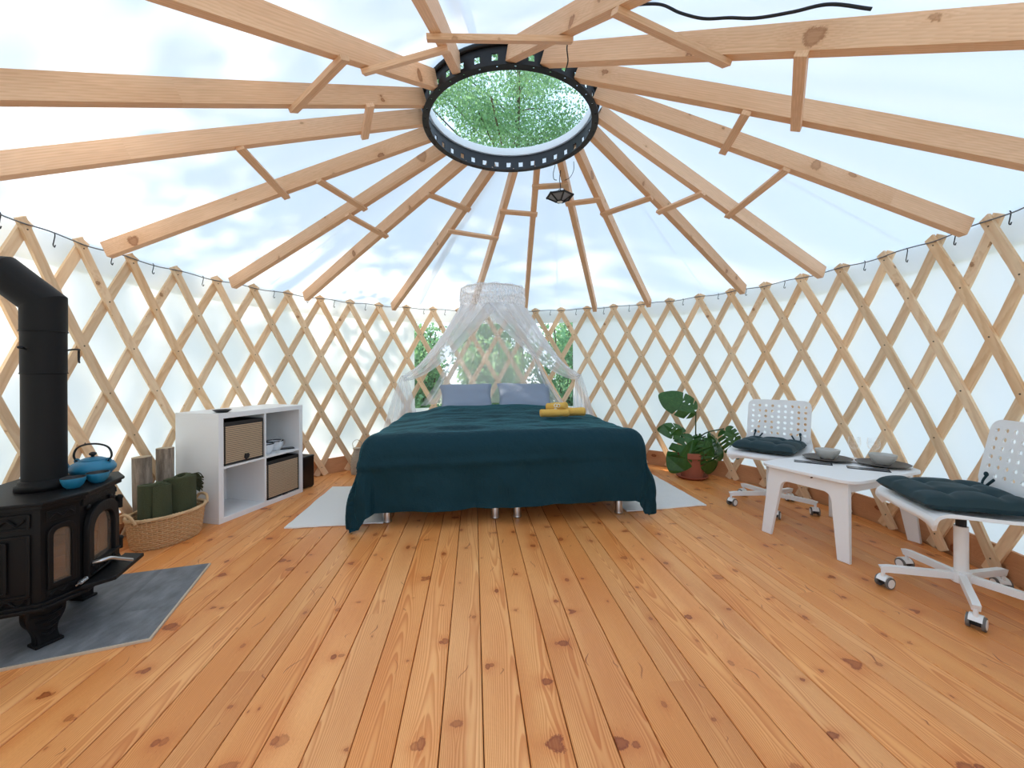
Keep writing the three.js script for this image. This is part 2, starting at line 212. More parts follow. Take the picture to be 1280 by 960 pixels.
// ceiling: canvas cone, 18 rafters, spacer battens, steel ring with dome
const rafterAngles = { A: [-130.7, -150.2], B: [-112.9, -129.5], C: [-93.4, -115.8], D: [-75.9, -93.2], E: [-57.3, -71.4], F: [-37.0, -55.6], G: [-14.1, -33.6], H: [3.7, -11.8], I: [21.7, 4.0], J: [41.1, 24.0], K: [57.6, 38.7], L: [77.6, 61.5], M: [97.0, 77.5], N: [117.4, 100.4], O: [139.0, 115.6], P: [161.0, 135.2], Q: [179.5, 156.4], S: [-149.6, -171.9] };
{
  const c = setting('ceiling', 'white translucent canvas roof over pine rafters');
  const coneH = (r) => 2.718 - (r - 0.55) * 0.4467, D = PI / 180;
  const keys = Object.keys(rafterAngles), ends = {};
  // canvas, slightly slack between the rafters
  part('roof_canvas', grid(216, 30, (u, v) => { const t = (u - 0.5) * 2 * PI, r = mix(0.53, 2.545, v); const sl = 0.012 * (noise(t * 4 + 40, r * 2.5) - 0.5) * smooth(0, 0.2, v) * (1 - smooth(0.85, 1, v)); return [r * sin(t), coneH(r) + sl + 0.012 * (r > 1 ? 1 : 0) * smooth(1, 1.4, r) * (1 - smooth(2.1, 2.5, r)), -r * cos(t), t * R, r]; }, true), canvasMat, c);
  // seam tapes on the outside
  for (const [pr, pw, wd] of [[-104, -122.5, 0.06], [-9, -27, 0.075], [170, 147, 0.07], [-160, -174, 0.06], [68, 51, 0.012], [-48, -63, 0.012], [110, 90, 0.012], [30, 13, 0.012]]) {
    const a = V(0.62 * sin(pr * D), 0, -0.62 * cos(pr * D)), b = V(2.5 * sin(pw * D), 0, -2.5 * cos(pw * D)), d = b.clone().sub(a).normalize(), s = V(-d.z, 0, d.x);
    part('seam_tape', grid(2, 30, (u, v) => { const q = a.clone().lerp(b, v).addScaledVector(s, (u - 0.5) * wd * (0.6 + 0.4 * v)), r = Math.hypot(q.x, q.z); return [q.x, coneH(r) + 0.026, q.z]; }), canvasMat, c);
  }
  keys.forEach((k, i) => {
    const [pr, pw] = rafterAngles[k], a = V(0.552 * sin(pr * D), 2.650, -0.552 * cos(pr * D)), b = V(2.44 * sin(pw * D), 1.797, -2.44 * cos(pw * D)), d = b.clone().sub(a).normalize(), s = new THREE.Vector3().crossVectors(d, V(0, 1, 0)).normalize(), up = new THREE.Vector3().crossVectors(s, d).normalize();
    ends[k] = { a, b, d, s, up };
    const n = 6, C = [], W = [], T = [], bow = rr(-0.012, 0.012); for (let j = 0; j <= n; j++) { C.push(a.clone().lerp(b, j / n).addScaledVector(s, bow * sin(PI * j / n))); W.push(s); T.push(up); }
    part('rafter', beam(C, W, T, 0.044, 0.092, rr(0, 2)), rafterMats[i % 5], c);
  });
  for (const [k0, t0, k1, t1] of [['A', .342, 'B', .367], ['A', .261, 'S', .201], ['B', .181, 'C', .191], ['C', .497, 'D', .487], ['D', .372, 'E', .362], ['E', .422, 'F', .452], ['F', .186, 'G', .206], ['G', .342, 'H', .357], ['H', .201, 'I', .221], ['I', .085, 'J', .106], ['J', .196, 'K', .221], ['K', .296, 'L', .312], ['L', .387, 'M', .412], ['M', .543, 'N', .538], ['N', .377, 'O', .412], ['O', .518, 'P', .548], ['P', .422, 'Q', .397], ['S', .271, 'Q', .236]]) {
    const p = (k, t) => ends[k].a.clone().lerp(ends[k].b, t).addScaledVector(ends[k].up, -0.046 - 0.011), a = p(k0, t0), b = p(k1, t1), d = b.clone().sub(a).normalize(), up = ends[k0].up.clone().add(ends[k1].up), w = new THREE.Vector3().crossVectors(d, up).normalize(), n = new THREE.Vector3().crossVectors(w, d).normalize();
    a.addScaledVector(d, -0.03); b.addScaledVector(d, 0.03);
    part('spacer_batten', beam([a, b], [w, w], [n, n], 0.04, 0.02, rr(0, 2)), rafterMats[keys.indexOf(k1) % 5], c);
  }
  // ring: a group one level down
  const ro = new THREE.Group(); ro.name = 'roof_ring'; ro.userData.label = 'black steel crown ring with bolt holes'; c.add(ro);
  const y0 = 2.596, band = []; // band with square openings: uprights, lower and upper strips
  const arcBox = (r, t0, t1, lo, hi, th, n) => { const C = [], W = [], T = []; for (let i = 0; i <= n; i++) { const t = mix(t0, t1, i / n); C.push(V(r * sin(t), (lo + hi) / 2, -r * cos(t))); W.push(V(0, 1, 0)); T.push(V(sin(t), 0, -cos(t))); } return beam(C, W, T, hi - lo, th); };
  band.push(arcBox(0.534, 0, 2 * PI, y0, y0 + 0.026, 0.007, 96), arcBox(0.534, 0, 2 * PI, y0 + 0.062, y0 + 0.105, 0.007, 96));
  const nh = 36; for (let i = 0; i < nh; i++) { const t = i / nh * 2 * PI; band.push(arcBox(0.534, t, t + 2 * PI / nh * 0.66, y0 + 0.024, y0 + 0.064, 0.007, 3)); }
  part('band', band, blackMetal, ro);
  const rim = new THREE.Shape(); rim.absarc(0, 0, 0.548, 0, 2 * PI); rim.holes.push(hole(0, 0, 0.507)); for (let i = 0; i < 36; i++) { const t = (i + 0.3) / 36 * 2 * PI; rim.holes.push(hole(0.531 * cos(t), 0.531 * sin(t), 0.0065)); }
  part('rim', new THREE.ExtrudeGeometry(rim, { depth: 0.006, bevelEnabled: false, curveSegments: 72 }).rotateX(-PI / 2).translate(0, y0 - 0.004, 0), blackMetal, ro);
  part('upper_rim', new THREE.TorusGeometry(0.545, 0.014, 6, 72).rotateX(PI / 2).translate(0, y0 + 0.108, 0), blackMetal, ro);
  part('dome_curb', lathe([[0.515, y0 + 0.11], [0.53, y0 + 0.11], [0.53, y0 + 0.155], [0.51, y0 + 0.16], [0.505, y0 + 0.155], [0.515, y0 + 0.11]], 72), phy({ color: 0xf2f4f5, roughness: 0.9, transmission: 0.4, thickness: 0, side: THREE.DoubleSide }), ro).userData.label = 'white curb under the clear dome';
  const dm = []; for (let i = 0; i <= 12; i++) { const a = i / 12 * PI / 2; dm.push([0.515 * cos(a), y0 + 0.158 + 0.17 * sin(a)]); }
  part('dome', lathe(dm, 64), acrylic, ro).userData.label = 'clear acrylic skylight dome';
}

// ---------------------------------------------------------------- bed, blanket, pillows, towel
const bedAt = [-0.045, 0, -0.335], bedM = new THREE.Matrix4().makeRotationY(bearing).setPosition(...bedAt);
const bedPt = (x, y, z) => V(x, y, z).applyMatrix4(bedM);
{
  const b = thing('bed', 'wide double bed on round metal legs under the net canopy', 'bed', bedAt, bearing), W = 1.76, L = 1.98;
  const ticking = std({ color: new THREE.Color(0.55, 0.56, 0.58), roughness: 0.9 }), linen = std({ color: new THREE.Color(0.78, 0.79, 0.82), roughness: 0.95, bumpMap: weaveBump, bumpScale: 0.0006 });
  for (const s of [-1, 1]) part('box_spring', box(0.87, 0.24, L, s * 0.44, 0.255, 0.03 - L / 2, 0.03), ticking, b);
  part('mattress', box(W, 0.24, L, 0, 0.483, 0.03 - L / 2, 0.06), linen, b).userData.label = 'white sheeted mattress';
  for (const x of [-0.84, -0.08, 0.08, 0.84]) for (const z of [0.0, -1.85]) part('leg', lathe([[0, 0], [0.029, 0], [0.031, 0.004], [0.031, 0.012], [0.028, 0.016], [0.028, 0.138], [0, 0.138]], 24), steel, b, [x, 0, z - 0.02]);
}
{ // blanket: drawn over the bed, hanging at the foot and both sides
  const topY = (s, t) => 0.628 + 0.055 * smooth(0.9, 0.15, t) * (1 - smooth(0.5, 0.95, abs(s) / 0.9)) + 0.008 * (noise(s * 4 + 7, t * 5) - 0.5) * 2 - 0.02 * smooth(0.6, 0.9, abs(s)) + 0.014 * (noise(s * 2.6 + 40, t * 15 + 3) - 0.5) * smooth(0.1, 0.5, t) + 0.01 * (noise(s * 9 + t * 3, t * 11) - 0.5);
  const HW = 0.905, HL = 1.62, side = 0.56, foot = 0.588;
  const fn = (u, v) => {
    const s = mix(-(HW + side), HW + side, u), t = mix(0, HL + foot, v);               // t = 0 at the fold before the pillows
    const dx = max(abs(s) - HW, 0) * Math.sign(s), dz = max(t - HL, 0), d = min(Math.hypot(dx, dz), s < 0 ? 0.735 : 0.685);
    const bx = clamp(s, -HW, HW), bt = min(t, HL), r = 0.15;
    let hd = Math.hypot(dx, dz), nx = hd > 1e-6 ? dx / hd : 0, nz = hd > 1e-6 ? dz / hd : 0;
    const a = min(d / r, PI / 2), out = r * sin(a) * 0.72, drop = d < r * PI / 2 ? r * (1 - cos(a)) : r + (d - r * PI / 2);
    const hang = smooth(0.1, 0.6, d), arc = dz > abs(dx) ? s * 7.3 : t * 8.1, corner = abs(nx * nz) * 2;
    const wave = hang * (0.04 * sin(arc * 1.3 + 1.2 * sin(arc * 0.31) + 0.7) * (0.25 + 1.3 * noise(arc * 0.45 + 9, 4) ** 2) + 0.045 * (noise(arc * 1.1 + 30, d * 3) - 0.5)) + corner * hang * 0.03 + smooth(0.02, 0.2, d) * 0.016 * (noise(s * 5 + 11, t * 6 + d * 2) - 0.5) + smooth(0.05, 0.2, d) * 0.007 * (noise(s * 17, t * 19 + 5) - 0.5);
    let y = topY(bx, bt) - drop, o = out + wave + hang * 0.012;
    const ridge = Math.exp(-(((d - 0.27) / 0.022) ** 2)) * 0.014 * (dz > 0.05 ? 1 : 0) * smooth(0.2, 0.6, noise(s * 2 + 3, 8)); o += ridge;
    if (s > 0 && dz > 0) y += 0.02 * smooth(0, 0.5, dz) * smooth(0.2, 0.8, s);
    const lo = 0.012 + 0.008 * noise(s * 20, t * 20); if (y < lo) { o += (lo - y) * 0.6; y = lo; }
    if (s < 0 && corner > 0) o += 0.015 * corner * hang;
    const zz = bt - HL + nz * o + 0.015, xx = bx + nx * o;
    return [xx, y, zz, s, t];
  };
  const plush = phy({ color: new THREE.Color(0.004, 0.031, 0.043), roughness: 0.75, specularIntensity: 0.4, sheen: 1, sheenColor: new THREE.Color(0.03, 0.36, 0.43), sheenRoughness: 0.55, bumpScale: 0.006, side: THREE.DoubleSide,
    bumpMap: texture(512, 512, (u, v, x, y) => 0.45 * noise(x * 0.06 + 3, y * 0.035) + 0.35 * noise(x * 0.16, y * 0.1 + 7) + 0.2 * noise(x * 0.5, y * 0.5), false, [0.8, 0.8]) });
  solo('blanket', 'dark teal plush blanket draped over the bed down to the floor', 'blanket', slab(150, 120, fn, 0.012), plush, bedAt, [0, bearing, 0]);
}
{ // pillows
  const linen = std({ color: new THREE.Color(0.27, 0.32, 0.41), roughness: 0.9, bumpMap: weaveBump, bumpScale: 0.0008 });
  const cushion = (w, h, t, k) => { const f = (u, v, s) => { const x = (u - 0.5) * 2, y = (v - 0.5) * 2, ex = 1 - x ** 4 * 0.06 * (1 - y * y), ey = 1 - (1 - x * x) * 0.05 * y * y; const b = Math.pow(max(0, (1 - x ** 4) * (1 - y ** 4)), 0.45); return [x * w / 2 * ex * (1 - 0.05 * (1 - y * y)), y * h / 2 * (1 - 0.08 * (1 - x * x)) * ey, s * t / 2 * b * (1 + 0.12 * (noise(x * 2.5 + k, y * 3) - 0.5)) + 0.008 * b * sin(y * 9 + x * 2 + k) * x * x]; }; return merge([grid(28, 20, (u, v) => f(u, v, 1)), grid(28, 20, (u, v) => { const q = f(1 - u, v, -1); return q; })]); };
  const put = (label, x, z, tilt, yaw, k, w) => { const p = bedPt(x, 0.755, z); solo('pillow', label, 'pillow', cushion(w, 0.42, 0.17, k), linen, [p.x, p.y, p.z], [tilt, bearing + yaw, 0.02 * (k % 2 ? 1 : -1)], 'grey-blue pillows at the head of the bed').rotation.order = 'YXZ'; };
  put('grey-blue pillow leaning at the head of the bed, nearer the storage cubes', -0.31, -1.60, -0.75, 0.04, 3, 0.60);
  put('grey-blue pillow leaning at the head of the bed, nearer the yellow towel', 0.34, -1.60, -0.72, -0.03, 8, 0.63);
}
{ // yellow rolled towel with ribbon
  const p = bedPt(0.565, 0.668, -0.68), t = thing('towel_roll', 'yellow rolled towels tied with a white ribbon on the blanket', 'towel', [p.x, p.y - 0.012, p.z], bearing - 0.22);
  const terry = std({ color: new THREE.Color(0.80, 0.47, 0.10), roughness: 1, bumpMap: texture(128, 128, (u, v, x, y) => hash(x, y) * 0.5 + noise(x * 0.3, y * 0.3) * 0.5, false, [3, 3]), bumpScale: 0.003 });
  const roll = (L, r, sq, k) => grid(36, 40, (u, v) => { const a = u * 2 * PI, e = min(1, min(v, 1 - v) * 14), rad = r * (v <= 0 || v >= 1 ? 0.02 : (0.55 + 0.45 * sqrt(e))) * (1 + 0.09 * (noise(cos(a) * 2 + k, v * 6 + sin(a)) - 0.5) + 0.04 * sin(v * 40 * 0.3 + k)), z = cos(a) * rad, y = sin(a) * rad * sq; return [(v - 0.5) * L + 0.012 * (v > 0.5 ? -1 : 1) * (1 - e) * 0.3, y, z, u, v]; }, true);
  part('towel', roll(0.36, 0.052, 0.72, 2), terry, t, [0.03, 0.038, 0.02]);
  part('towel', roll(0.27, 0.046, 0.75, 9), terry, t, [-0.07, 0.034, 0.11], [0, 0.25, 0]);
  part('towel', roll(0.2, 0.044, 0.8, 15), terry, t, [-0.05, 0.085, 0.05], [0, -0.3, 0.08]);
  const rib = new THREE.TorusGeometry(0.052, 0.002, 4, 32); rib.scale(1, 0.78, 6); rib.rotateY(PI / 2); part('ribbon', at(rib, -0.06, 0.04, 0.06), std({ color: 0xf4f1ea, roughness: 0.6 }), t);
  part('bow', [at(new THREE.TorusGeometry(0.014, 0.003, 5, 14), -0.06, 0.1, 0.12, 0, 0.5), at(new THREE.TorusGeometry(0.014, 0.003, 5, 14), -0.035, 0.098, 0.11, 0, -0.5)], std({ color: 0xf4f1ea, roughness: 0.6 }), t);
}
// ---------------------------------------------------------------- net canopy over the bed
{
  const net = phy({ color: new THREE.Color(0.93, 0.93, 0.96), roughness: 1, transmission: 0.4, thickness: 0, transparent: true, opacity: 0.5, side: THREE.DoubleSide, depthWrite: false });
  const netDense = net.clone(); netDense.opacity = 0.6; net.opacity = 0.34;
  const cx = -0.205, cz = -1.86, cr = 0.345, cy = 1.745;
  const c = thing('net_canopy', 'white bed net hanging from a ruffled lace crown and tied back to the lattice', 'bed canopy', [cx, 0, cz]);
  const lace = phy({ color: new THREE.Color(0.90, 0.87, 0.87), roughness: 1, transmission: 0.3, thickness: 0, side: THREE.DoubleSide, transparent: true,
    alphaMap: texture(512, 128, (u, v, x, y) => { let a = 0.35; for (let k = 0; k < 2; k++) { const s = k ? 32 : 20, gx = floor(x / s), gy = floor(y / s), px = (gx + 0.3 + 0.4 * hash(gx + k * 50, gy)) * s, py = (gy + 0.3 + 0.4 * hash(gx, gy + k * 70)) * s, d = Math.hypot(x - px, y - py), an = Math.atan2(y - py, x - px), pr = s * 0.36 * (0.72 + 0.28 * cos(an * 5 + gx)); if (d < pr) a = max(a, d < pr * 0.3 ? 0.55 : 0.95); } if ((x + y) % 8 < 2 || (x - y + 512) % 8 < 2) a = max(a, 0.6); return a; }, false, [2.2, 4]) });
  part('crown', grid(160, 10, (u, v) => { const t = u * 2 * PI, r = cr + 0.012 * sin(t * 26) * (0.4 + v) * (0.6 + 0.4 * sin(t * 3)) + 0.012 * (noise(t * 5 + 20, v * 3) - 0.5) + 0.01 * sin(v * PI); return [r * sin(t), cy + (1 - v) * 0.215 + 0.005 * sin(t * 13), -r * cos(t), t * cr, v * 0.2]; }, true), lace, c).userData.label = 'ruffled lace crown of the net';
  part('hoop', new THREE.TorusGeometry(cr, 0.006, 6, 64).rotateX(PI / 2).translate(0, cy + 0.2, 0), whitePlastic, c);
  part('crown_top', grid(64, 4, (u, v) => { const t = u * 2 * PI, r = cr * (1 - v * 0.98); return [r * sin(t), cy + 0.21 + 0.08 * v * v, -r * cos(t)]; }, true), net, c);
  part('cord', bar(V(0, cy + 0.285, 0), V(0, 2.03, 0), 0.003), ropeMat, c);
  // curtains: half of the crown gathered to a tie on the lattice, then a tail
  const curtain = (s, tie, t0, t1, tail) => {
    const T = V(tie[0] - cx, tie[1], tie[2] - cz);
    part('curtain', grid(90, 30, (u, v) => {
      const t = mix(t0, t1, u), k = 1 - Math.pow(1 - v, 1.4), rad = cr + 0.02 * sin(t * 22);
      const A = V(rad * sin(t), cy + 0.01, -rad * cos(t)), sp = (u - 0.5) * 2, g = Math.pow(1 - v, 0.75);
      const p = A.clone().lerp(T, k); const sagged = sin(PI * v) * (0.10 + 0.16 * u) ; p.y -= sagged * 0.75 - 0.06 * sin(PI * v); p.x += s * -0.02 * sin(PI * v) + 0.014 * sin(u * 48) * (1 - v * 0.4); p.z += 0.018 * sin(u * 37 + 1) + 0.04 * sp * (1 - g); p.y += 0.035 * -sp * v;
      return [p.x, p.y, p.z];
    }), netDense, c);
    part('curtain_tail', grid(48, 24, (u, v) => { const sp = (u - 0.5) * 2, wd = 0.03 + tail[0] * Math.pow(v, 0.8); return [T.x + tail[2] * v + sp * wd, mix(T.y + 0.02, tail[1], v), T.z + 0.02 + 0.03 * sin(u * 30) * (0.4 + v) + 0.05 * v]; }), netDense, c);
    part('tie', new THREE.TorusGeometry(0.022, 0.006, 6, 16).rotateX(PI / 2).translate(T.x, T.y + 0.005, T.z + 0.015), std({ color: 0xe8e6ea, roughness: 0.9 }), c);
  };
  curtain(-1, [-1.235, 1.0, -2.06], -0.15, -PI - 0.35, [0.19, 0.32, -0.03]);
  curtain(1, [0.795, 1.0, -2.26], 0.15, PI + 0.35, [0.13, 0.34, 0.07]);
  part('back_veil', grid(80, 20, (u, v) => { const t = mix(-1.5, 1.5, u), r = cr + 0.02 * sin(t * 24) + 0.28 * v * v * (1 - abs(t) * 0.1); return [r * sin(t) * (1 + 0.35 * v), mix(cy, 0.68, v), -min(r * cos(t), 0.40) ]; }), net, c);
}
// ---------------------------------------------------------------- rugs
{
  const mat = std({ color: new THREE.Color(0.93, 0.90, 0.86), roughness: 1, bumpScale: 0.004, bumpMap: texture(256, 256, (u, v, x, y) => 0.5 + 0.35 * sin(y * PI / 4) + 0.3 * (noise(x * 0.2, y * 0.5) - 0.5), false, [4, 4]) });
  const rug = (label, pts, k) => { const [a, b, c, d] = pts; solo('rug', label, 'rug', slab(40, 50, (u, v) => { const x = mix(mix(a[0], b[0], u), mix(d[0], c[0], u), v), z = mix(mix(a[1], b[1], u), mix(d[1], c[1], u), v); return [x + 0.008 * (noise(v * 9 + k, 3) - 0.5) * (u < 0.02 || u > 0.98 ? 1 : 0), 0.009 + 0.004 * noise(u * 9 + k, v * 14), z + 0.012 * (noise(u * 8 + k, 7) - 0.5), u * 0.6, v]; }, 0.008), mat, [0, 0.0, 0], [0, 0, 0], 'cream rugs beside the bed'); };
  rug('cream woven rug on the floor between the bed and the storage cubes', [[-1.545, -0.158], [-0.90, -0.24], [-0.99, -1.19], [-1.65, -1.13]], 4);
  rug('cream woven rug on the floor between the bed and the potted plant', [[0.85, -0.44], [1.505, -0.573], [1.405, -1.555], [0.75, -1.44]], 11);
}
// ---------------------------------------------------------------- storage cubes and what they hold
const kalTurn = 1.329, kalAt = [-2.137, 0, -0.668], kalM = new THREE.Matrix4().makeRotationY(kalTurn).setPosition(...kalAt);
const kal = (x, y, z) => { const p = V(x, y, z).applyMatrix4(kalM); return [p.x, p.y, p.z]; };
{
  const W = 0.785, H = 0.772, D = 0.39, e = 0.038, m = 0.016;
  const k = thing('storage_cube', 'white four-cell storage cube unit with two striped baskets', 'shelf unit', kalAt, kalTurn);
  part('side_panel', box(e, H - 2 * e, D, -W / 2 + e / 2, H / 2, 0, 0.002), whitePaint, k); part('side_panel', box(e, H - 2 * e, D, W / 2 - e / 2, H / 2, 0, 0.002), whitePaint, k);
  part('top_panel', box(W, e, D, 0, H - e / 2, 0, 0.002), whitePaint, k); part('bottom_panel', box(W, e, D, 0, e / 2, 0, 0.002), whitePaint, k);
  part('divider', box(m, H - 2 * e, D - 0.004, 0, H / 2, 0, 0.001), whitePaint, k);
  for (const s of [-1, 1]) part('shelf', box(W / 2 - e - m / 2, m, D - 0.004, s * (W / 4 - e / 2 + m / 4), H / 2, 0, 0.001), whitePaint, k);
  for (const [s, q] of [[1, 1], [-1, 1], [1, -1], [-1, -1]]) part('back_panel', box(W / 2 - e - m / 2, H / 2 - e - m / 2, 0.004, s * (W / 4 - e / 2 + m / 4), H / 2 + q * (H / 4 - e / 2 + m / 4), -D / 2 + 0.01), whitePaint, k);
  const tan = std({ color: new THREE.Color(0.56, 0.40, 0.26), roughness: 0.7 }), dark = std({ color: new THREE.Color(0.02, 0.018, 0.017), roughness: 0.8 });
  const basket = (label, cx, cy, pull) => {
    const w = 0.327, h = 0.318, d = 0.35, b = thing('storage_basket', label, 'basket', kal(cx, cy, 0.012), kalTurn, 'striped baskets in the storage cubes');
    part('liner', [box(w - 0.01, 0.008, d - 0.01, 0, 0.004, 0), box(0.006, h - 0.03, d - 0.012, -w / 2 + 0.008, h / 2 - 0.015, 0), box(0.006, h - 0.03, d - 0.012, w / 2 - 0.008, h / 2 - 0.015, 0), box(w - 0.012, h - 0.03, 0.006, 0, h / 2 - 0.015, -d / 2 + 0.008), box(w - 0.012, h - 0.03, 0.006, 0, h / 2 - 0.015, d / 2 - 0.008)], dark, b);
    const st = []; const n = 19; for (let i = 0; i < n; i++) { const y = 0.012 + (h - 0.052) * (i + 0.5) / n; st.push(box(w - 0.012, 0.0098, 0.008, 0, y, d / 2, 0), box(0.008, 0.0098, d, -w / 2 + 0.001, y, 0), box(0.008, 0.0098, d, w / 2 - 0.001, y, 0)); }
    part('cane_strips', st, tan, b).userData = { kind: 'stuff', label: 'tan cane strips with dark gaps' };
    part('trim', [box(w, 0.03, 0.008, 0, h - 0.027, d / 2 + 0.001, 0.003), box(w, 0.03, 0.008, 0, h - 0.027, -d / 2, 0.003), box(0.008, 0.03, d, -w / 2 + 0.001, h - 0.027, 0, 0.003), box(0.008, 0.03, d, w / 2 - 0.001, h - 0.027, 0, 0.003), box(w, 0.012, 0.009, 0, 0.008, d / 2 + 0.001), box(0.008, h - 0.02, 0.009, -w / 2 + 0.004, h / 2 - 0.01, d / 2 + 0.001), box(0.008, h - 0.02, 0.009, w / 2 - 0.004, h / 2 - 0.01, d / 2 + 0.001)], dark, b);
    if (pull) part('pull_tab', extrude([[-0.02, -0.016], [-0.008, -0.03], [0.012, -0.024], [0.022, 0], [0.01, 0.012], [0, 0.006], [-0.012, 0.014]], 0.014, 0.003).translate(0.012, 0.045, d / 2 + 0.003), dark, b);
    else part('pull_tab', box(0.05, 0.006, 0.014, 0.01, 0.004, d / 2 + 0.005, 0.002), dark, b);
  };
  basket('striped cane basket with a dark pull tab in the upper cell of the storage cubes', -0.183, 0.3975, true);
  basket('striped cane basket with no hanging tab in the lower cell of the storage cubes', 0.183, 0.0415, false);
  // upper far cell: dishes. shelf top at y 0.394
  const y = 0.3958, enamel = std({ color: 0xe9edf2, roughness: 0.25 });
  const bowl = (label, x, z) => { const b = thing('enamel_bowl', label, 'bowl', kal(x, y, z), 0, 'white bowls with dark rims on the shelf'); b.scale.setScalar(1.2); part('bowl_body', lathe([[0, 0], [0.036, 0], [0.05, 0.03], [0.055, 0.066], [0.051, 0.066], [0.046, 0.032], [0.033, 0.004], [0, 0.004]], 32), enamel, b); part('rim', new THREE.TorusGeometry(0.053, 0.004, 6, 32).rotateX(PI / 2).translate(0, 0.067, 0), blackMatte, b); };
  bowl('white dark-rimmed bowl on the shelf beneath the spice jars', 0.085, 0.10); bowl('white dark-rimmed bowl on the shelf beside the glass jug', 0.225, 0.06);
  { const g = thing('glass_jug', 'small glass jug with wire handle on the shelf between the bowls', 'jug', kal(0.15, y, 0.155), 0.6); part('jug_body', lathe([[0, 0.002], [0.024, 0.002], [0.027, 0.02], [0.018, 0.055], [0.02, 0.09], [0.024, 0.1]], 28), glass, g); part('handle', tube([[0.02, 0.085, 0], [0.05, 0.11, 0], [0.056, 0.07, 0], [0.024, 0.025, 0]], 0.003, 20, 6), steel, g); part('wire_loop', new THREE.TorusGeometry(0.03, 0.0016, 5, 24).translate(0, 0.105, 0), steel, g); }
  { const tray = solo('jar_tray', 'small wooden riser holding the spice jars on the shelf', 'tray', [box(0.13, 0.008, 0.075, 0, 0.078, 0, 0.002), box(0.008, 0.078, 0.07, -0.058, 0.039, 0), box(0.008, 0.078, 0.07, 0.058, 0.039, 0)], whitePaint, kal(0.075, y, -0.07), [0, kalTurn, 0]); }
  for (let i = 0; i < 4; i++) { const j = thing('spice_jar', 'small spice jar with black lid on the shelf', 'jar', kal(0.027 + i * 0.032, y + 0.083, -0.07), 0, 'spice jars on the shelf'); part('jar_body', lathe([[0, 0], [0.0135, 0], [0.0145, 0.003], [0.0145, 0.05], [0.011, 0.056], [0, 0.056]], 20), std({ color: [0x9b8a6a, 0xa79a80, 0x8d7458, 0xb0a48c][i], roughness: 0.3 }), j); part('lid', cyl(0.0135, 0.0135, 0.016, 0, 0.063, 0, 20), blackMatte, j); }
  solo('phone', 'flat black phone lying on the shelf beside the bowls', 'phone', box(0.07, 0.009, 0.145, 0, 0.0045, 0, 0.004), std({ color: 0x111113, roughness: 0.25 }), kal(0.29, y, 0.1), [0, kalTurn + 0.9, 0]);
  solo('dish', 'small shallow black dish on top of the storage cubes', 'dish', lathe([[0, 0], [0.035, 0], [0.055, 0.016], [0.06, 0.02], [0.056, 0.021], [0.034, 0.006], [0, 0.005]], 36), std({ color: 0x0f0f11, roughness: 0.3 }), kal(-0.31, H, 0.13));
  // a framed board leaning in the lower near cell
  { const f = thing('picture_board', 'brown board leaning inside the empty lower cell of the storage cubes', 'board', kal(-0.322, 0.0385, 0.02), kalTurn); part('board', box(0.012, 0.24, 0.2, 0, 0.12, 0, 0.002), skirtMat, f); part('edge_trim', box(0.014, 0.012, 0.204, 0, 0.008, 0), blackMatte, f); }
  // black fridge box behind the far end
  { const f = thing('cool_box', 'black box standing on the floor behind the far end of the storage cubes', 'box', kal(W / 2 + 0.1, 0, 0.06), kalTurn); part('body', box(0.17, 0.28, 0.2, 0, 0.147, 0, 0.012), std({ color: 0x07080c, roughness: 0.35 }), f); for (const fx of [-1, 1]) for (const fz of [-1, 1]) part('foot', box(0.03, 0.009, 0.03, fx * 0.06, 0.0045, fz * 0.075), blackMatte, f); part('lid', box(0.172, 0.02, 0.202, 0, 0.285, 0, 0.008), std({ color: 0x1b1d22, roughness: 0.4 }), f); }
}
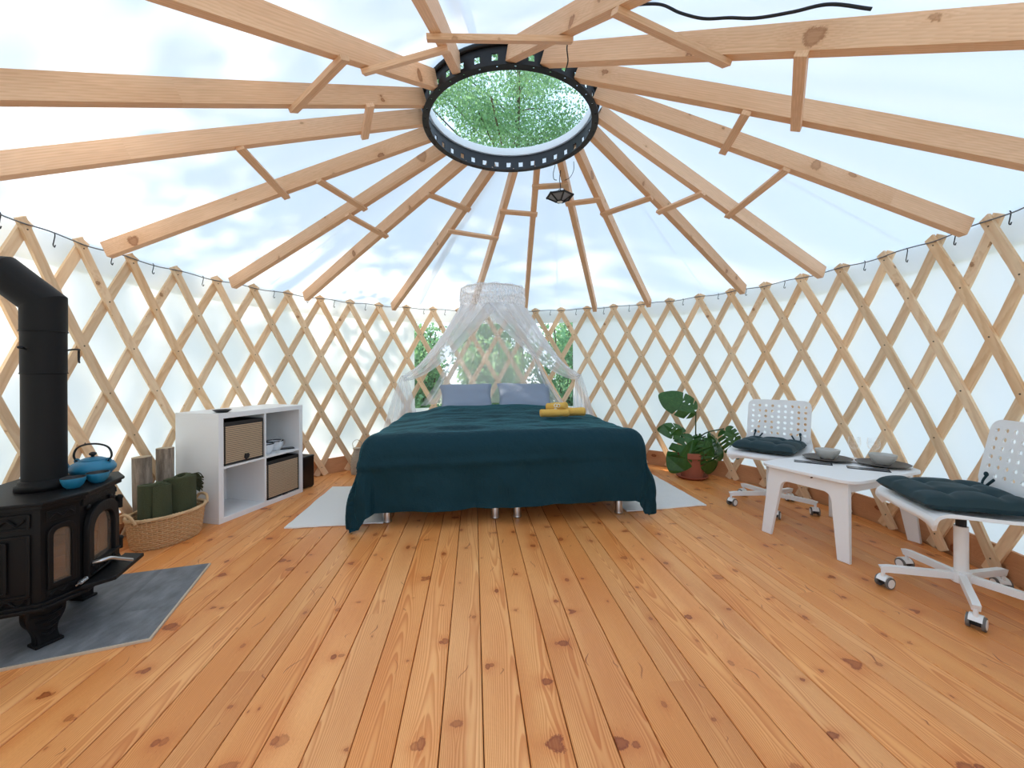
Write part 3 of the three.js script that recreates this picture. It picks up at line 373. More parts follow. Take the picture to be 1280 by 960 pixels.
// ---------------------------------------------------------------- wicker basket with green towels, logs, wicker bottle
{
  const cane = std({ color: new THREE.Color(0.60, 0.34, 0.15), roughness: 0.65 }), caneB = std({ color: new THREE.Color(0.66, 0.42, 0.22), roughness: 0.6 });
  const bx = -2.195, bz = 0.0, turn = 1.3, a0 = 0.205, b0 = 0.15, H = 0.185;
  const b = thing('wicker_basket', 'oval wicker basket holding rolled green towels beside the stove', 'basket', [bx, 0, bz], turn);
  const flare = (y) => 0.86 + 0.14 * Math.pow(y / H, 0.7);
  const rows = []; for (let r = 0; r < 13; r++) { const y = 0.012 + r * (H - 0.02) / 13, n = 72, P = []; for (let i = 0; i < n; i++) { const t = i / n * 2 * PI, w = 0.0035 * sin(t * 24 + (r % 2) * PI), f = flare(y); P.push(V((a0 * f + w) * cos(t), y, (b0 * f + w) * sin(t))); } rows.push(tube(P, 0.0066, 110, 5, true)); }
  part('weave', rows, cane, b).userData.kind = 'stuff';
  const st = []; for (let i = 0; i < 48; i++) { const t = (i + 0.5) / 48 * 2 * PI; st.push(tube([0, 0.5, 1].map((k) => { const f = flare(k * H); return V((a0 * f + 0.001) * cos(t), k * H, (b0 * f + 0.001) * sin(t)); }), 0.0045, 4, 5)); }
  part('stakes', st, caneB, b).userData.kind = 'stuff';
  const rp = (o, y) => { const P = []; for (let i = 0; i < 80; i++) { const t = i / 80 * 2 * PI; P.push(V((a0 + 0.004 + 0.006 * sin(t * 30 + o)) * cos(t), y + 0.007 * cos(t * 30 + o), (b0 + 0.004 + 0.006 * sin(t * 30 + o)) * sin(t))); } return tube(P, 0.0075, 220, 5, true); };
  part('rim', [rp(0, H), rp(PI * 2 / 3, H), rp(PI * 4 / 3, H)], caneB, b);
  part('base', cyl(1, 1, 0.012, 0, 0.007, 0, 40).scale(a0 * 0.87, 1, b0 * 0.87), cane, b);
  for (const s of [-1, 1]) part('handle', tube([[s * (a0 + 0.004), H - 0.01, -0.06], [s * (a0 + 0.018), H + 0.035, -0.035], [s * (a0 + 0.02), H + 0.045, 0], [s * (a0 + 0.018), H + 0.035, 0.035], [s * (a0 + 0.004), H - 0.01, 0.06]], 0.009, 20, 6), caneB, b);
  // towels: a wound strip standing on end
  const terry = std({ color: new THREE.Color(0.075, 0.085, 0.038), roughness: 1, bumpScale: 0.004, bumpMap: texture(256, 256, (u, v, x, y) => hash(x, y) * 0.45 + noise(x * 0.2, y * 0.2) * 0.55, false, [5, 5]) });
  const roll = (r, h, turns, k) => slab(120, 8, (u, v) => { const a = u * turns * 2 * PI + k, q = 0.012 + (r - 0.012) * Math.pow(u, 0.85) + 0.003 * (noise(a * 1.3, v * 4 + k) - 0.5) * 2; return [q * cos(a), (v) * h + 0.01 * sin(a * 0.9 + k) * v - 0.012 * u * v, q * sin(a), a * q, v * h]; }, 0.013);
  const put = (label, lx, lz, r, h, k, fr) => { const p = V(lx, 0, lz).applyAxisAngle(V(0, 1, 0), turn), t = thing('rolled_towel', label, 'towel', [bx + p.x, 0.016, bz + p.z], turn, 'green towels in the wicker basket'); part('towel', roll(r, h, 4.2, k), terry, t);
    if (k < 2) return; const f = []; for (let i = 0; i < 14; i++) { const q = i / 13, a = fr + 0.0, px = r * cos(a), pz = r * sin(a), y = h * (0.74 + 0.24 * q); f.push(tube([[px * 0.98, y, pz * 0.98], [px * 1.3, y + 0.004 * sin(i * 2), pz * 1.3 + 0.01 * sin(i)], [px * 1.62, y - 0.025 - 0.012 * rnd(), pz * 1.62 + 0.01 * sin(i * 3)]], 0.0032, 6, 4)); } part('fringe', f, terry, t).userData.kind = 'stuff';
    part('flap', slab(10, 8, (u, v) => { const a = fr + (v - 0.5) * 0.02, q = r * mix(0.97, 1.45, u); return [q * cos(a) + 0.004 * sin(v * 9), h * mix(0.72, 0.99, v) - 0.035 * u * u, q * sin(a) + 0.006 * sin(u * 5 + v * 4)]; }, 0.009), terry, t); };
  put('olive green towel roll in the wicker basket, nearer the stove', -0.079, 0.01, 0.074, 0.365, 1.0, 2.6);
  put('olive green towel roll in the wicker basket, nearer the storage cubes', 0.081, 0.0, 0.076, 0.372, 2.2, 0.25);
  // split logs
  const barkT = std({ map: texture(128, 256, (u, v, x, y) => { const n = noise(x * 0.14, y * 0.03) * 0.55 + noise(x * 0.5, y * 0.12) * 0.3 + hash(x, y) * 0.15; return [0.40 + 0.36 * n, 0.35 + 0.34 * n, 0.30 + 0.32 * n]; }), roughness: 0.95 }), endT = std({ color: new THREE.Color(0.55, 0.42, 0.28), roughness: 0.9 });
  const log = (label, x, z, r, h, tilt, k) => { const t = thing('log', label, 'log', [x, 0, z], k, 'logs standing behind the basket'); t.rotation.order = 'YXZ'; t.rotation.z = tilt; part('bark', grid(24, 10, (u, v) => { const a = u * 2 * PI, q = r * (1 + 0.1 * (noise(cos(a) * 2 + 5 + k, sin(a) * 2 + v) - 0.5) * 2); return [q * cos(a), v * h + r * abs(sin(tilt)), q * sin(a), u, v * h]; }, true), barkT, t); part('cut_end', cyl(r * 0.97, r * 0.97, 0.006, 0, h + r * abs(sin(tilt)) - 0.002, 0, 20), endT, t); };
  log('grey barked log standing behind the basket, the lower of the two', -2.41, -0.075, 0.05, 0.51, 0.02, 0.4);
  log('grey barked log standing behind the basket, against the storage cubes', -2.37, -0.185, 0.048, 0.545, -0.02, 2.1);
  // wicker bottle lantern
  const w = thing('wicker_lantern', 'small pale wicker lantern with loop handle on the floor beside the bed', 'lantern', [-1.615, 0, -1.63]), rw = []; const prof = (y) => 0.062 - 0.03 * smooth(0.12, 0.25, y) - 0.008 * smooth(0.04, 0, y);
  for (let r = 0; r < 16; r++) { const y = 0.006 + r * 0.016, P = []; for (let i = 0; i < 32; i++) { const a = i / 32 * 2 * PI; P.push(V((prof(y) + 0.002 * sin(a * 8 + r * PI)) * cos(a), y, (prof(y) + 0.002 * sin(a * 8 + r * PI)) * sin(a))); } rw.push(tube(P, 0.0055, 48, 4, true)); }
  const pale = std({ color: new THREE.Color(0.55, 0.44, 0.33), roughness: 0.8 });
  part('weave', rw, pale, w).userData.kind = 'stuff'; part('body', lathe([[0, 0.004], [0.052, 0.004], [0.057, 0.03], [0.057, 0.12], [0.03, 0.24], [0.03, 0.27], [0, 0.27]], 24), std({ color: new THREE.Color(0.62, 0.53, 0.43), roughness: 0.8 }), w); part('collar', new THREE.TorusGeometry(0.034, 0.008, 6, 24).rotateX(PI / 2).translate(0, 0.265, 0), pale, w); part('loop_handle', tube([[-0.034, 0.262, 0], [-0.045, 0.32, 0], [0, 0.355, 0], [0.045, 0.32, 0], [0.034, 0.262, 0]], 0.003, 24, 6), pale, w);
}

// ---------------------------------------------------------------- stove on its slate, flue pipe, teapot and cups
const stTurn = 1.93, stAt = [-1.79, 0, 0.82], stM = new THREE.Matrix4().makeRotationY(stTurn).setPosition(...stAt);
const stv = (x, y, z) => { const p = V(x, y, z).applyMatrix4(stM); return [p.x, p.y, p.z]; };
{
  const slateMap = texture(512, 512, (u, v, x, y) => { const n = 0.5 * noise(x * 0.02, y * 0.05) + 0.3 * noise(x * 0.07 + y * 0.05, y * 0.12) + 0.2 * hash(x, y); return [0.33 + 0.22 * n, 0.34 + 0.22 * n, 0.355 + 0.22 * n]; });
  const t = thing('hearth_slab', 'grey slate slab with pale edging under the stove', 'slab', [-1.7325, 0, 0.8155], 1.885);
  const out = [[-0.245, -0.24], [0.43, -0.212], [0.43, 0.49], [-0.30, 0.49]];
  part('edging', flat(out, 0.010, 0.001), std({ color: new THREE.Color(0.55, 0.44, 0.33), roughness: 0.5 }), t);
  part('slate', flat([[-0.238, -0.231], [0.423, -0.204], [0.423, 0.483], [-0.292, 0.483]], 0.0125, 0.001), std({ map: slateMap, roughness: 0.55, bumpMap: slateMap, bumpScale: 0.002 }), t);
}
{
  const iron = phy({ color: new THREE.Color(0.0055, 0.0055, 0.006), roughness: 0.48, specularIntensity: 0.38, bumpScale: 0.0006, bumpMap: texture(128, 128, (u, v, x, y) => hash(x, y) * 0.6 + noise(x * 0.3, y * 0.3) * 0.4, false, [4, 4]) });
  const t = thing('wood_stove', 'black cast iron wood stove with arched glass door on the slate slab', 'stove', [stAt[0], 0.0125, stAt[2]], stTurn); t.scale.y = 0.962;
  const plan = (o) => [[-0.125 - o * 0.27, o], [0.125 + o * 0.27, o], [0.229 + o * 0.75, -0.06 + o * 0.6], [0.25 + o, -0.36 - o], [-0.25 - o, -0.36 - o], [-0.229 - o * 0.75, -0.06 + o * 0.6]].map(([x, z]) => [x, -z]).reverse();
  const ev = new Evaluator(); ev.attributes = ['position', 'normal']; ev.useGroups = false;
  const br = (g) => { g = g.index ? g : g; const k = new Brush(g); k.updateMatrixWorld(); return k; };
  let body = br(flat(plan(0), 0.375).translate(0, 0.185, 0));
  const arch = (w, h, k) => { const s = new THREE.Shape(); s.moveTo(-w / 2, 0); s.lineTo(w / 2, 0); s.lineTo(w / 2, h - k); s.quadraticCurveTo(w / 2, h, 0, h); s.quadraticCurveTo(-w / 2, h, -w / 2, h - k); s.lineTo(-w / 2, 0); return s; };
  const chA = Math.atan2(0.104, 0.06) - PI / 2;     // chamfer facet turn
  const chF = (s, g) => { g.rotateY(s * PI / 6); return g.translate(s * 0.177, 0, -0.03); };
  body = ev.evaluate(body, br(flat(plan(-0.025), 0.31).translate(0, 0.215, 0)), SUBTRACTION);
  body = ev.evaluate(body, br(extrude(arch(0.158, 0.215, 0.085), 0.1).translate(0, 0.262, -0.06)), SUBTRACTION);
  for (const s of [-1, 1]) body = ev.evaluate(body, br(chF(s, extrude(arch(0.06, 0.215, 0.03), 0.1).translate(0, 0.255, -0.06))), SUBTRACTION);
  part('body', body.geometry, iron, t);
  const brick = std({ color: new THREE.Color(0.34, 0.20, 0.12), roughness: 0.9, bumpMap: weaveBump, bumpScale: 0.001 });
  for (let r = 0; r < 3; r++) for (let k = 0; k < 3; k++) part('firebrick', box(0.136, 0.098, 0.02, -0.14 + k * 0.14, 0.268 + r * 0.101, -0.32, 0.004), brick, t);
  for (const s of [-1, 1]) for (let r = 0; r < 3; r++) part('firebrick', box(0.018, 0.098, 0.2, s * 0.205, 0.268 + r * 0.101, -0.2, 0.004), brick, t);
  part('fire_log', cyl(0.028, 0.032, 0.22, 0, 0, 0, 12).rotateZ(PI / 2).rotateY(0.5).translate(0.0, 0.25, -0.14), std({ color: new THREE.Color(0.62, 0.36, 0.2), roughness: 0.9 }), t);
  part('fire_log', cyl(0.024, 0.028, 0.2, 0, 0, 0, 12).rotateZ(PI / 2).rotateY(-0.4).translate(0.03, 0.298, -0.15), std({ color: new THREE.Color(0.55, 0.33, 0.2), roughness: 0.9 }), t);
  // plates
  part('top_plate', [flat(plan(0.032), 0.014, 0.004).translate(0, 0.576, 0), flat(plan(0.022), 0.018, 0.003).translate(0, 0.56, 0)], iron, t);
  part('base_plate', [flat(plan(0.03), 0.016, 0.004).translate(0, 0.168, 0), flat(plan(0.018), 0.014, 0.003).translate(0, 0.182, 0)], iron, t);
  part('ash_lip', flat([[-0.16, -0.02], [0.16, -0.02], [0.125, -0.105], [-0.105, -0.105]].reverse(), 0.018, 0.004).translate(0, 0.19, 0), iron, t);
  // door
  const dr = new THREE.Group(); dr.name = 'door'; t.add(dr);
  const fr = arch(0.222, 0.30, 0.11), inn = arch(0.15, 0.20, 0.08); const hp = new THREE.Path(inn.getPoints(14).map((p) => new THREE.Vector2(p.x, p.y + 0.052))); fr.holes.push(hp);
  part('door_frame', extrude(fr, 0.022, 0.004).translate(0, 0.215, 0.001), iron, dr);
  part('door_glass', extrude(inn, 0.004).translate(0, 0.267, 0.004), phy({ color: new THREE.Color(0.8, 0.68, 0.58), roughness: 0.06, transmission: 0.92, thickness: 0, ior: 1.45 }), dr).userData.label = 'smoky brown stove glass';
  part('door_bar', [box(0.20, 0.012, 0.014, 0, 0.262, 0.026, 0.004), box(0.2, 0.008, 0.01, 0, 0.226, 0.025, 0.003)], iron, dr);
  const ros = []; for (let k = 0; k < 3; k++) { const x = -0.06 + k * 0.06; for (let p = 0; p < 6; p++) { const a = p / 6 * 2 * PI; ros.push(new THREE.SphereGeometry(0.0065, 8, 6).scale(1, 1, 0.6).translate(x + 0.009 * cos(a), 0.243 + 0.009 * sin(a), 0.024)); } ros.push(new THREE.SphereGeometry(0.006, 8, 6).translate(x, 0.243, 0.026)); }
  part('door_relief', ros, iron, dr);
  part('handle', tube([[-0.088, 0.272, 0.024], [-0.085, 0.275, 0.05], [-0.062, 0.272, 0.066], [-0.03, 0.25, 0.085], [0.012, 0.222, 0.108]], 0.0085, 26, 8), steel, dr).userData.label = 'bare steel door handle';
  for (const y of [0.27, 0.465]) part('hinge', [cyl(0.011, 0.011, 0.045, 0.121, y, 0.018, 12), new THREE.SphereGeometry(0.014, 12, 8).translate(0.121, y + 0.026, 0.018), box(0.03, 0.02, 0.012, 0.108, y, 0.014, 0.003)], iron, dr);
  const coil = []; for (let i = 0; i <= 48; i++) { const a = i / 48 * 10 * PI; coil.push(V(-0.15 + i * 0.0009, 0.218 + 0.0075 * sin(a), 0.012 + 0.0075 * cos(a))); } part('air_knob', [tube(coil, 0.002, 120, 5), bar(V(-0.172, 0.218, 0.012), V(-0.1, 0.218, 0.012), 0.003)], steel, t);
  // chamfer windows
  for (const s of [-1, 1]) { const wd = new THREE.Group(); wd.name = 'side_window'; t.add(wd); const f = arch(0.088, 0.25, 0.042), i2 = arch(0.056, 0.21, 0.028); f.holes.push(new THREE.Path(i2.getPoints(10).map((p) => new THREE.Vector2(p.x, p.y + 0.018)))); part('window_frame', chF(s, extrude(f, 0.012, 0.003).translate(0, 0.238, 0.0)), iron, wd); part('window_glass', chF(s, extrude(i2, 0.003).translate(0, 0.256, 0.001)), phy({ color: new THREE.Color(0.8, 0.68, 0.58), roughness: 0.06, transmission: 0.92, thickness: 0 }), wd); part('frieze', [chF(s, box(0.09, 0.04, 0.006, 0, 0.522, 0.001, 0.002)), chF(s, box(0.09, 0.028, 0.006, 0, 0.218, 0.001, 0.002)), chF(s, tube([[-0.038, 0.515, 0.005], [-0.02, 0.53, 0.006], [0, 0.514, 0.006], [0.02, 0.53, 0.006], [0.038, 0.515, 0.005]], 0.004, 20, 5)), chF(s, tube([[-0.036, 0.212, 0.005], [-0.018, 0.224, 0.006], [0, 0.212, 0.006], [0.018, 0.224, 0.006], [0.036, 0.212, 0.005]], 0.0035, 20, 5))], iron, wd); }
  part('door_frieze', [box(0.225, 0.03, 0.008, 0, 0.54, 0.002, 0.002), ...[-0.08, 0.08].map((x) => new THREE.SphereGeometry(0.012, 10, 8).scale(1, 1, 0.5).translate(x, 0.51, 0.006))], iron, t);
  // side panels with raised frames and relief
  for (const s of [-1, 1]) {
    const sd = new THREE.Group(); sd.name = 'side_relief'; t.add(sd); const ang = s * (PI / 2 - 0.07), fix = (g) => { g.rotateY(ang); return g.translate(s * 0.2405, 0, -0.21); };
    const ring = (w, h, b) => { const q = roundRect(w, h, 0.008), i = roundRect(w - 2 * b, h - 2 * b, 0.005); q.holes.push(new THREE.Path(i.getPoints(6))); return q; };
    part('raised_frame', [fix(extrude(ring(0.25, 0.24, 0.01), 0.007, 0.002).translate(0, 0.345, 0)), fix(extrude(ring(0.25, 0.06, 0.008), 0.006, 0.002).translate(0, 0.515, 0)), fix(extrude(ring(0.25, 0.036, 0.007), 0.006, 0.002).translate(0, 0.206, 0))], iron, sd);
    const rel = [fix(extrude(ring(0.13, 0.2, 0.008), 0.009, 0.002).translate(0, 0.345, 0))]; for (let k = 0; k < 5; k++) { const y = 0.275 + k * 0.035; rel.push(fix(new THREE.TorusGeometry(0.013, 0.0045, 6, 14).translate(-0.016, y, 0.004)), fix(new THREE.TorusGeometry(0.013, 0.0045, 6, 14).translate(0.016, y + 0.012, 0.004))); }
    const vine = []; for (let k = 0; k <= 20; k++) vine.push([-0.11 + k * 0.011, 0.515 + 0.012 * sin(k * 1.3), 0.004]); rel.push(fix(tube(vine, 0.004, 60, 5)), fix(tube(vine.map(([x, y, z]) => [x, y - 0.309, z]), 0.0035, 60, 5)));
    part('ornament', rel, iron, sd);
  }
  // feet
  const foot = () => { const s = new THREE.Shape(); s.moveTo(-0.055, 0.165); s.lineTo(0.055, 0.165); s.bezierCurveTo(0.062, 0.12, 0.05, 0.1, 0.035, 0.075); s.bezierCurveTo(0.03, 0.05, 0.03, 0.04, 0.042, 0.0); s.lineTo(-0.03, 0.0); s.bezierCurveTo(-0.022, 0.03, -0.03, 0.05, -0.04, 0.075); s.bezierCurveTo(-0.062, 0.1, -0.06, 0.13, -0.055, 0.165); const g = [extrude(s, 0.05, 0.008).translate(0, 0, -0.025)]; for (const y of [0.13, 0.105, 0.08, 0.055]) g.push(tube([[-0.04 * y * 8, y, 0.026], [0, y - 0.01, 0.031], [0.04 * y * 8, y, 0.026]], 0.005, 10, 5)); g.push(box(0.08, 0.012, 0.062, 0.005, 0.006, 0.002, 0.004)); return merge(g); };
  const fg = foot(); for (const [x, z, a] of [[-0.16, -0.09, -0.7], [0.2, -0.15, 1.1], [-0.19, -0.3, -2.3], [0.19, -0.3, 2.3]]) part('foot', fg, iron, t, [x, 0.0, z], [0, a, 0]);
  // flue pipe
  const p = thing('flue_pipe', 'black stove pipe with elbow rising from the wood stove', 'stove pipe', stv(0, 0.5802, -0.172), stTurn), pipeMat = phy({ color: new THREE.Color(0.009, 0.009, 0.0095), roughness: 0.6, specularIntensity: 0.4 });
  const sweep = (pts, r) => { const C = pts.map((q) => V(...q)), n = C.length; return grid(32, n - 1, (u, v) => { const i = Math.round(v * (n - 1)), a = u * 2 * PI, d0 = i ? C[i].clone().sub(C[i - 1]).normalize() : C[1].clone().sub(C[0]).normalize(), d1 = i < n - 1 ? C[i + 1].clone().sub(C[i]).normalize() : d0, d = d0.clone().add(d1).normalize(), sc = 1 / max(0.5, d.dot(d0)), up = new THREE.Vector3().crossVectors(d, V(1, 0, 0)).normalize(); const q = C[i].clone().addScaledVector(V(1, 0, 0), r * cos(a)).addScaledVector(up, r * sin(a) * sc); return [q.x, q.y, q.z]; }, true); };
  const crease = (g) => toCreasedNormals(g, 0.35);
  part('pipe_collar', lathe([[0.066, 0.0], [0.084, 0.0], [0.084, 0.022], [0.076, 0.028], [0.075, 0.038], [0.066, 0.042]], 40), iron, p);
  part('pipe_section', crease(sweep([[0, 0.02, 0], [0, 0.48, 0]], 0.0655)), pipeMat, p); part('pipe_section', crease(sweep([[0, 0.475, 0], [0, 0.655, 0]], 0.067)), pipeMat, p);
  part('elbow', crease(sweep([[0, 0.65, 0], [0, 0.772, 0], [0, 0.885, -0.12], [0, 0.887, -0.34]], 0.0685)), pipeMat, p);
  for (const [y, r] of [[0.478, 0.0685], [0.652, 0.07]]) part('joint_seam', new THREE.TorusGeometry(r - 0.0015, 0.0025, 6, 40).rotateX(PI / 2).translate(0, y, 0), pipeMat, p);
  part('damper_handle', tube([[-0.02, 0.575, 0.062], [-0.02, 0.58, 0.085], [0.0, 0.58, 0.1], [0.03, 0.577, 0.1], [0.036, 0.56, 0.1], [0.03, 0.53, 0.1], [0.0, 0.525, 0.1]], 0.004, 30, 6).rotateY(0.5), blackMetal, p);
  part('damper_knob', [bar(V(-0.06, 0.575, -0.02), V(-0.085, 0.58, -0.02), 0.004), new THREE.SphereGeometry(0.009, 10, 8).scale(1.4, 0.8, 1).translate(-0.09, 0.581, -0.02)], blackMetal, p);
  // teapot and cups
  const enamel = std({ color: new THREE.Color(0.012, 0.19, 0.33), roughness: 0.38, bumpScale: 0.0006, bumpMap: texture(128, 128, (u, v, x, y) => 0.5 + 0.5 * sin(x * PI / 4) * sin(y * PI / 4), false, [6, 3]) }), topY = 0.5805;
  const k = thing('teapot', 'blue cast iron teapot with black hoop handle on the stove top', 'teapot', [-1.915, topY, 0.722], 3.5);
  part('pot_body', lathe([[0, 0], [0.042, 0], [0.045, 0.004], [0.06, 0.015], [0.078, 0.038], [0.079, 0.05], [0.07, 0.068], [0.05, 0.08], [0.042, 0.083], [0, 0.083]], 44), enamel, k);
  const lid = part('lid', lathe([[0.045, 0.08], [0.045, 0.085], [0.03, 0.092], [0.01, 0.096], [0, 0.097]], 36), enamel, k); part('lid_knob', lathe([[0, 0.094], [0.006, 0.096], [0.006, 0.101], [0.013, 0.107], [0.013, 0.113], [0.006, 0.118], [0, 0.119]], 20), blackMetal, lid);
  part('spout', tube([[0.062, 0.035, 0], [0.088, 0.05, 0], [0.1, 0.07, 0], [0.108, 0.08, 0]], 0.013, 16, 10), enamel, k);
  part('handle', tube([[-0.062, 0.075, 0], [-0.075, 0.1, 0], [-0.064, 0.135, 0], [-0.03, 0.152, 0], [0.03, 0.152, 0], [0.064, 0.135, 0], [0.075, 0.1, 0], [0.062, 0.075, 0]], 0.0042, 50, 8), blackMetal, k, [0, 0, 0], [0, -0.2, 0]);
  for (const s of [-1, 1]) part('handle_lug', at(new THREE.TorusGeometry(0.009, 0.004, 6, 14), s * 0.0608, 0.078, s * 0.0123, 0, -0.2), enamel, k);
  const cup = (label, x, z) => { const c = thing('tea_cup', label, 'cup', [x, topY, z], 0, 'blue tea cups on the stove'); part('cup_body', lathe([[0, 0], [0.02, 0], [0.021, 0.003], [0.03, 0.012], [0.037, 0.03], [0.0385, 0.044], [0.0355, 0.044], [0.033, 0.03], [0.024, 0.012], [0, 0.008]], 36), enamel, c); part('cup_lining', lathe([[0.0384, 0.0438], [0.037, 0.0455], [0.0352, 0.0438], [0.0328, 0.03], [0.0235, 0.0125], [0, 0.0085]], 36), std({ color: 0x16181b, roughness: 0.4 }), c); };
  cup('blue cast iron tea cup on the stove, beside the pipe collar', -1.826, 0.886); cup('blue cast iron tea cup on the stove, in front of the teapot', -1.812, 0.80);
}
// ---------------------------------------------------------------- swivel chairs with cushions
{
  const velvet = phy({ color: new THREE.Color(0.006, 0.032, 0.042), roughness: 0.7, sheen: 1, sheenColor: new THREE.Color(0.06, 0.2, 0.25), sheenRoughness: 0.4 });
  const tyre = std({ color: 0x6d6a66, roughness: 0.6 });
  const prof = [[0.215, -0.045], [0.222, -0.028], [0.21, -0.008], [0.17, 0], [0.08, -0.008], [-0.04, -0.013], [-0.13, -0.006], [-0.175, 0.012], [-0.198, 0.05], [-0.206, 0.1]].map((p) => V(0, p[1], p[0])), curve = new THREE.CatmullRomCurve3(prof);
  const seatGeo = slab(28, 40, (u, v) => { const c = curve.getPoint(v), x = (u - 0.5) * 2, e = 0.235 * (1 - 0.16 * Math.pow(1 - smooth(0, 0.22, v), 2)) * (1 - 0.06 * smooth(0.75, 1, v)); const up = 0.02 * x ** 4 * smooth(0.1, 0.5, v) - 0.03 * abs(x) ** 6 * (1 - smooth(0.0, 0.3, v)) ; return [-x * e, c.y + up * (1 - smooth(0.8, 1, v)), c.z - 0.012 * x * x * (1 - smooth(0, 0.2, v)) + 0.014 * x * x * smooth(0.8, 1, v)]; }, -0.014);
  const backGeo = (() => {                                 // 9 x 6 round holes in a bent sheet, one ring of faces round each hole
    const w = 0.44, h = 0.325, px = 0.0455, py = 0.0435, rc = 0.05, th = 0.007, P = [], X0 = -4.5 * px, Y1 = 0.298, Y0 = Y1 - 6 * py + 0.0;
    const bend = (x, y, k) => { const ax = abs(x) - (w / 2 - rc), lo = y < rc, ay = lo ? rc - y : y - (h - rc); if (ax > 0 && ay > 0) { const m = max(ax, ay) / Math.hypot(ax, ay); x = Math.sign(x) * (w / 2 - rc + ax * m); y = lo ? rc - ay * m : h - rc + ay * m; } return V(x, y + 0.05, -0.203 - 0.18 * y - 0.05 * y * y + 0.32 * x * x + (k ? th : 0)); };
    const face = (q) => { for (const k of [0, 1]) { const v = q.map(([x, y]) => bend(x, y, k)), o = k ? [0, 1, 2, 0, 2, 3] : [0, 2, 1, 0, 3, 2]; for (const n of o) P.push(v[n].x, v[n].y, v[n].z); } };
    const wall = (a, b) => { const v = [bend(...a, 0), bend(...b, 0), bend(...b, 1), bend(...a, 1)]; for (const n of [0, 1, 2, 0, 2, 3]) P.push(v[n].x, v[n].y, v[n].z); };
    for (let i = 0; i < 9; i++) for (let j = 0; j < 6; j++) { const cx = X0 + (i + 0.5) * px, cy = Y1 - (j + 0.5) * py, n = 16, O = [], I = []; for (let k = 0; k < n; k++) { const a = k / n * 2 * PI, c = cos(a), s = sin(a), m = 1 / max(abs(c), abs(s)); O.push([cx + c * m * px / 2, cy + s * m * py / 2]); I.push([cx + c * 0.0108, cy + s * 0.0108]); } for (let k = 0; k < n; k++) { const l = (k + 1) % n; face([I[k], O[k], O[l], I[l]]); wall(I[l], I[k]); } }
    const sp = (a, b, n) => [...Array(n + 1)].map((_, k) => mix(a, b, k / n)), quads = (xs, ys) => { for (let i = 0; i < xs.length - 1; i++) for (let j = 0; j < ys.length - 1; j++) face([[xs[i], ys[j]], [xs[i + 1], ys[j]], [xs[i + 1], ys[j + 1]], [xs[i], ys[j + 1]]]); };
    const L = sp(-w / 2, X0, 3), M = sp(X0, -X0, 36), Rr = sp(-X0, w / 2, 3), B = [...sp(0, rc, 6).slice(0, -1), ...sp(rc, Y0, 2)].filter((y, k, a) => !k || y > a[k - 1]), C = sp(Y0, Y1, 12), T = sp(Y1, h, 6);
    for (const xs of [L, Rr]) { quads(xs, B); quads(xs, C); quads(xs, T); } quads(M, B); quads(M, T);
    const xs = [...L.slice(0, -1), ...M.slice(0, -1), ...Rr], ys = [...B.slice(0, -1), ...C.slice(0, -1), ...T];
    for (let i = 0; i < xs.length - 1; i++) { wall([xs[i], 0], [xs[i + 1], 0]); wall([xs[i + 1], h], [xs[i], h]); } for (let j = 0; j < ys.length - 1; j++) { wall([-w / 2, ys[j + 1]], [-w / 2, ys[j]]); wall([w / 2, ys[j]], [w / 2, ys[j + 1]]); }
    const g = new THREE.BufferGeometry(); g.setAttribute('position', new THREE.Float32BufferAttribute(P, 3)); g.setAttribute('uv', new THREE.Float32BufferAttribute(new Float32Array(P.length / 3 * 2), 2)); return toCreasedNormals(g, 0.5);
  })();
  const cushGeo = (() => { const f = (u, v, s) => { const x = (u - 0.5) * 2, z = (v - 0.5) * 2, b = Math.pow(max(0, (1 - x ** 6) * (1 - z ** 6)), 0.4); let tuft = 0; for (const a of [-0.42, 0.42]) for (const c of [-0.42, 0.42]) tuft += Math.exp(-((x - a) ** 2 + (z - c) ** 2) / 0.022); const crease = 0.1 * Math.exp(-((abs(x) - 0.42) ** 2) / 0.008) + 0.1 * Math.exp(-((abs(z) - 0.42) ** 2) / 0.008); return [x * 0.2 * (1 - 0.03 * (1 - z * z)), 0.03 + s * 0.036 * b * (s > 0 ? 1 - 0.6 * min(1, tuft) - crease * 1.8 : 0.6) + 0.006 * (noise(x * 3 + 9, z * 3) - 0.5), z * 0.2 * (1 - 0.03 * (1 - x * x)), x * 0.2, z * 0.2]; }; return merge([grid(44, 44, (u, v) => f(u, 1 - v, 1)), grid(44, 44, (u, v) => f(u, v, -1))]); })();
  function chair(label, cushLabel, x, z, turn, star, seatY, shift, puff) {
    const t = thing('swivel_chair', label, 'chair', [x, 0, z], turn, 'white swivel chairs at the low table');
    part('seat', seatGeo, whitePlastic, t, [0, seatY, 0]); part('backrest', backGeo, whitePlastic, t, [0, seatY, 0]).userData.label = 'perforated white plastic backrest';
    part('seat_mount', [box(0.2, 0.02, 0.2, 0, seatY - 0.034, 0.0, 0.006), box(0.26, 0.012, 0.05, 0, seatY - 0.022, 0.07, 0.004), box(0.26, 0.012, 0.05, 0, seatY - 0.022, -0.07, 0.004)], whitePlastic, t);
    part('gas_spring', cyl(0.018, 0.018, 0.09, 0, seatY - 0.085, 0), blackMatte, t); part('column', cyl(0.0245, 0.0245, seatY - 0.2, 0, 0.1 + (seatY - 0.2) / 2, 0), whitePlastic, t); part('hub', cyl(0.034, 0.034, 0.05, 0, 0.105, 0), whitePlastic, t);
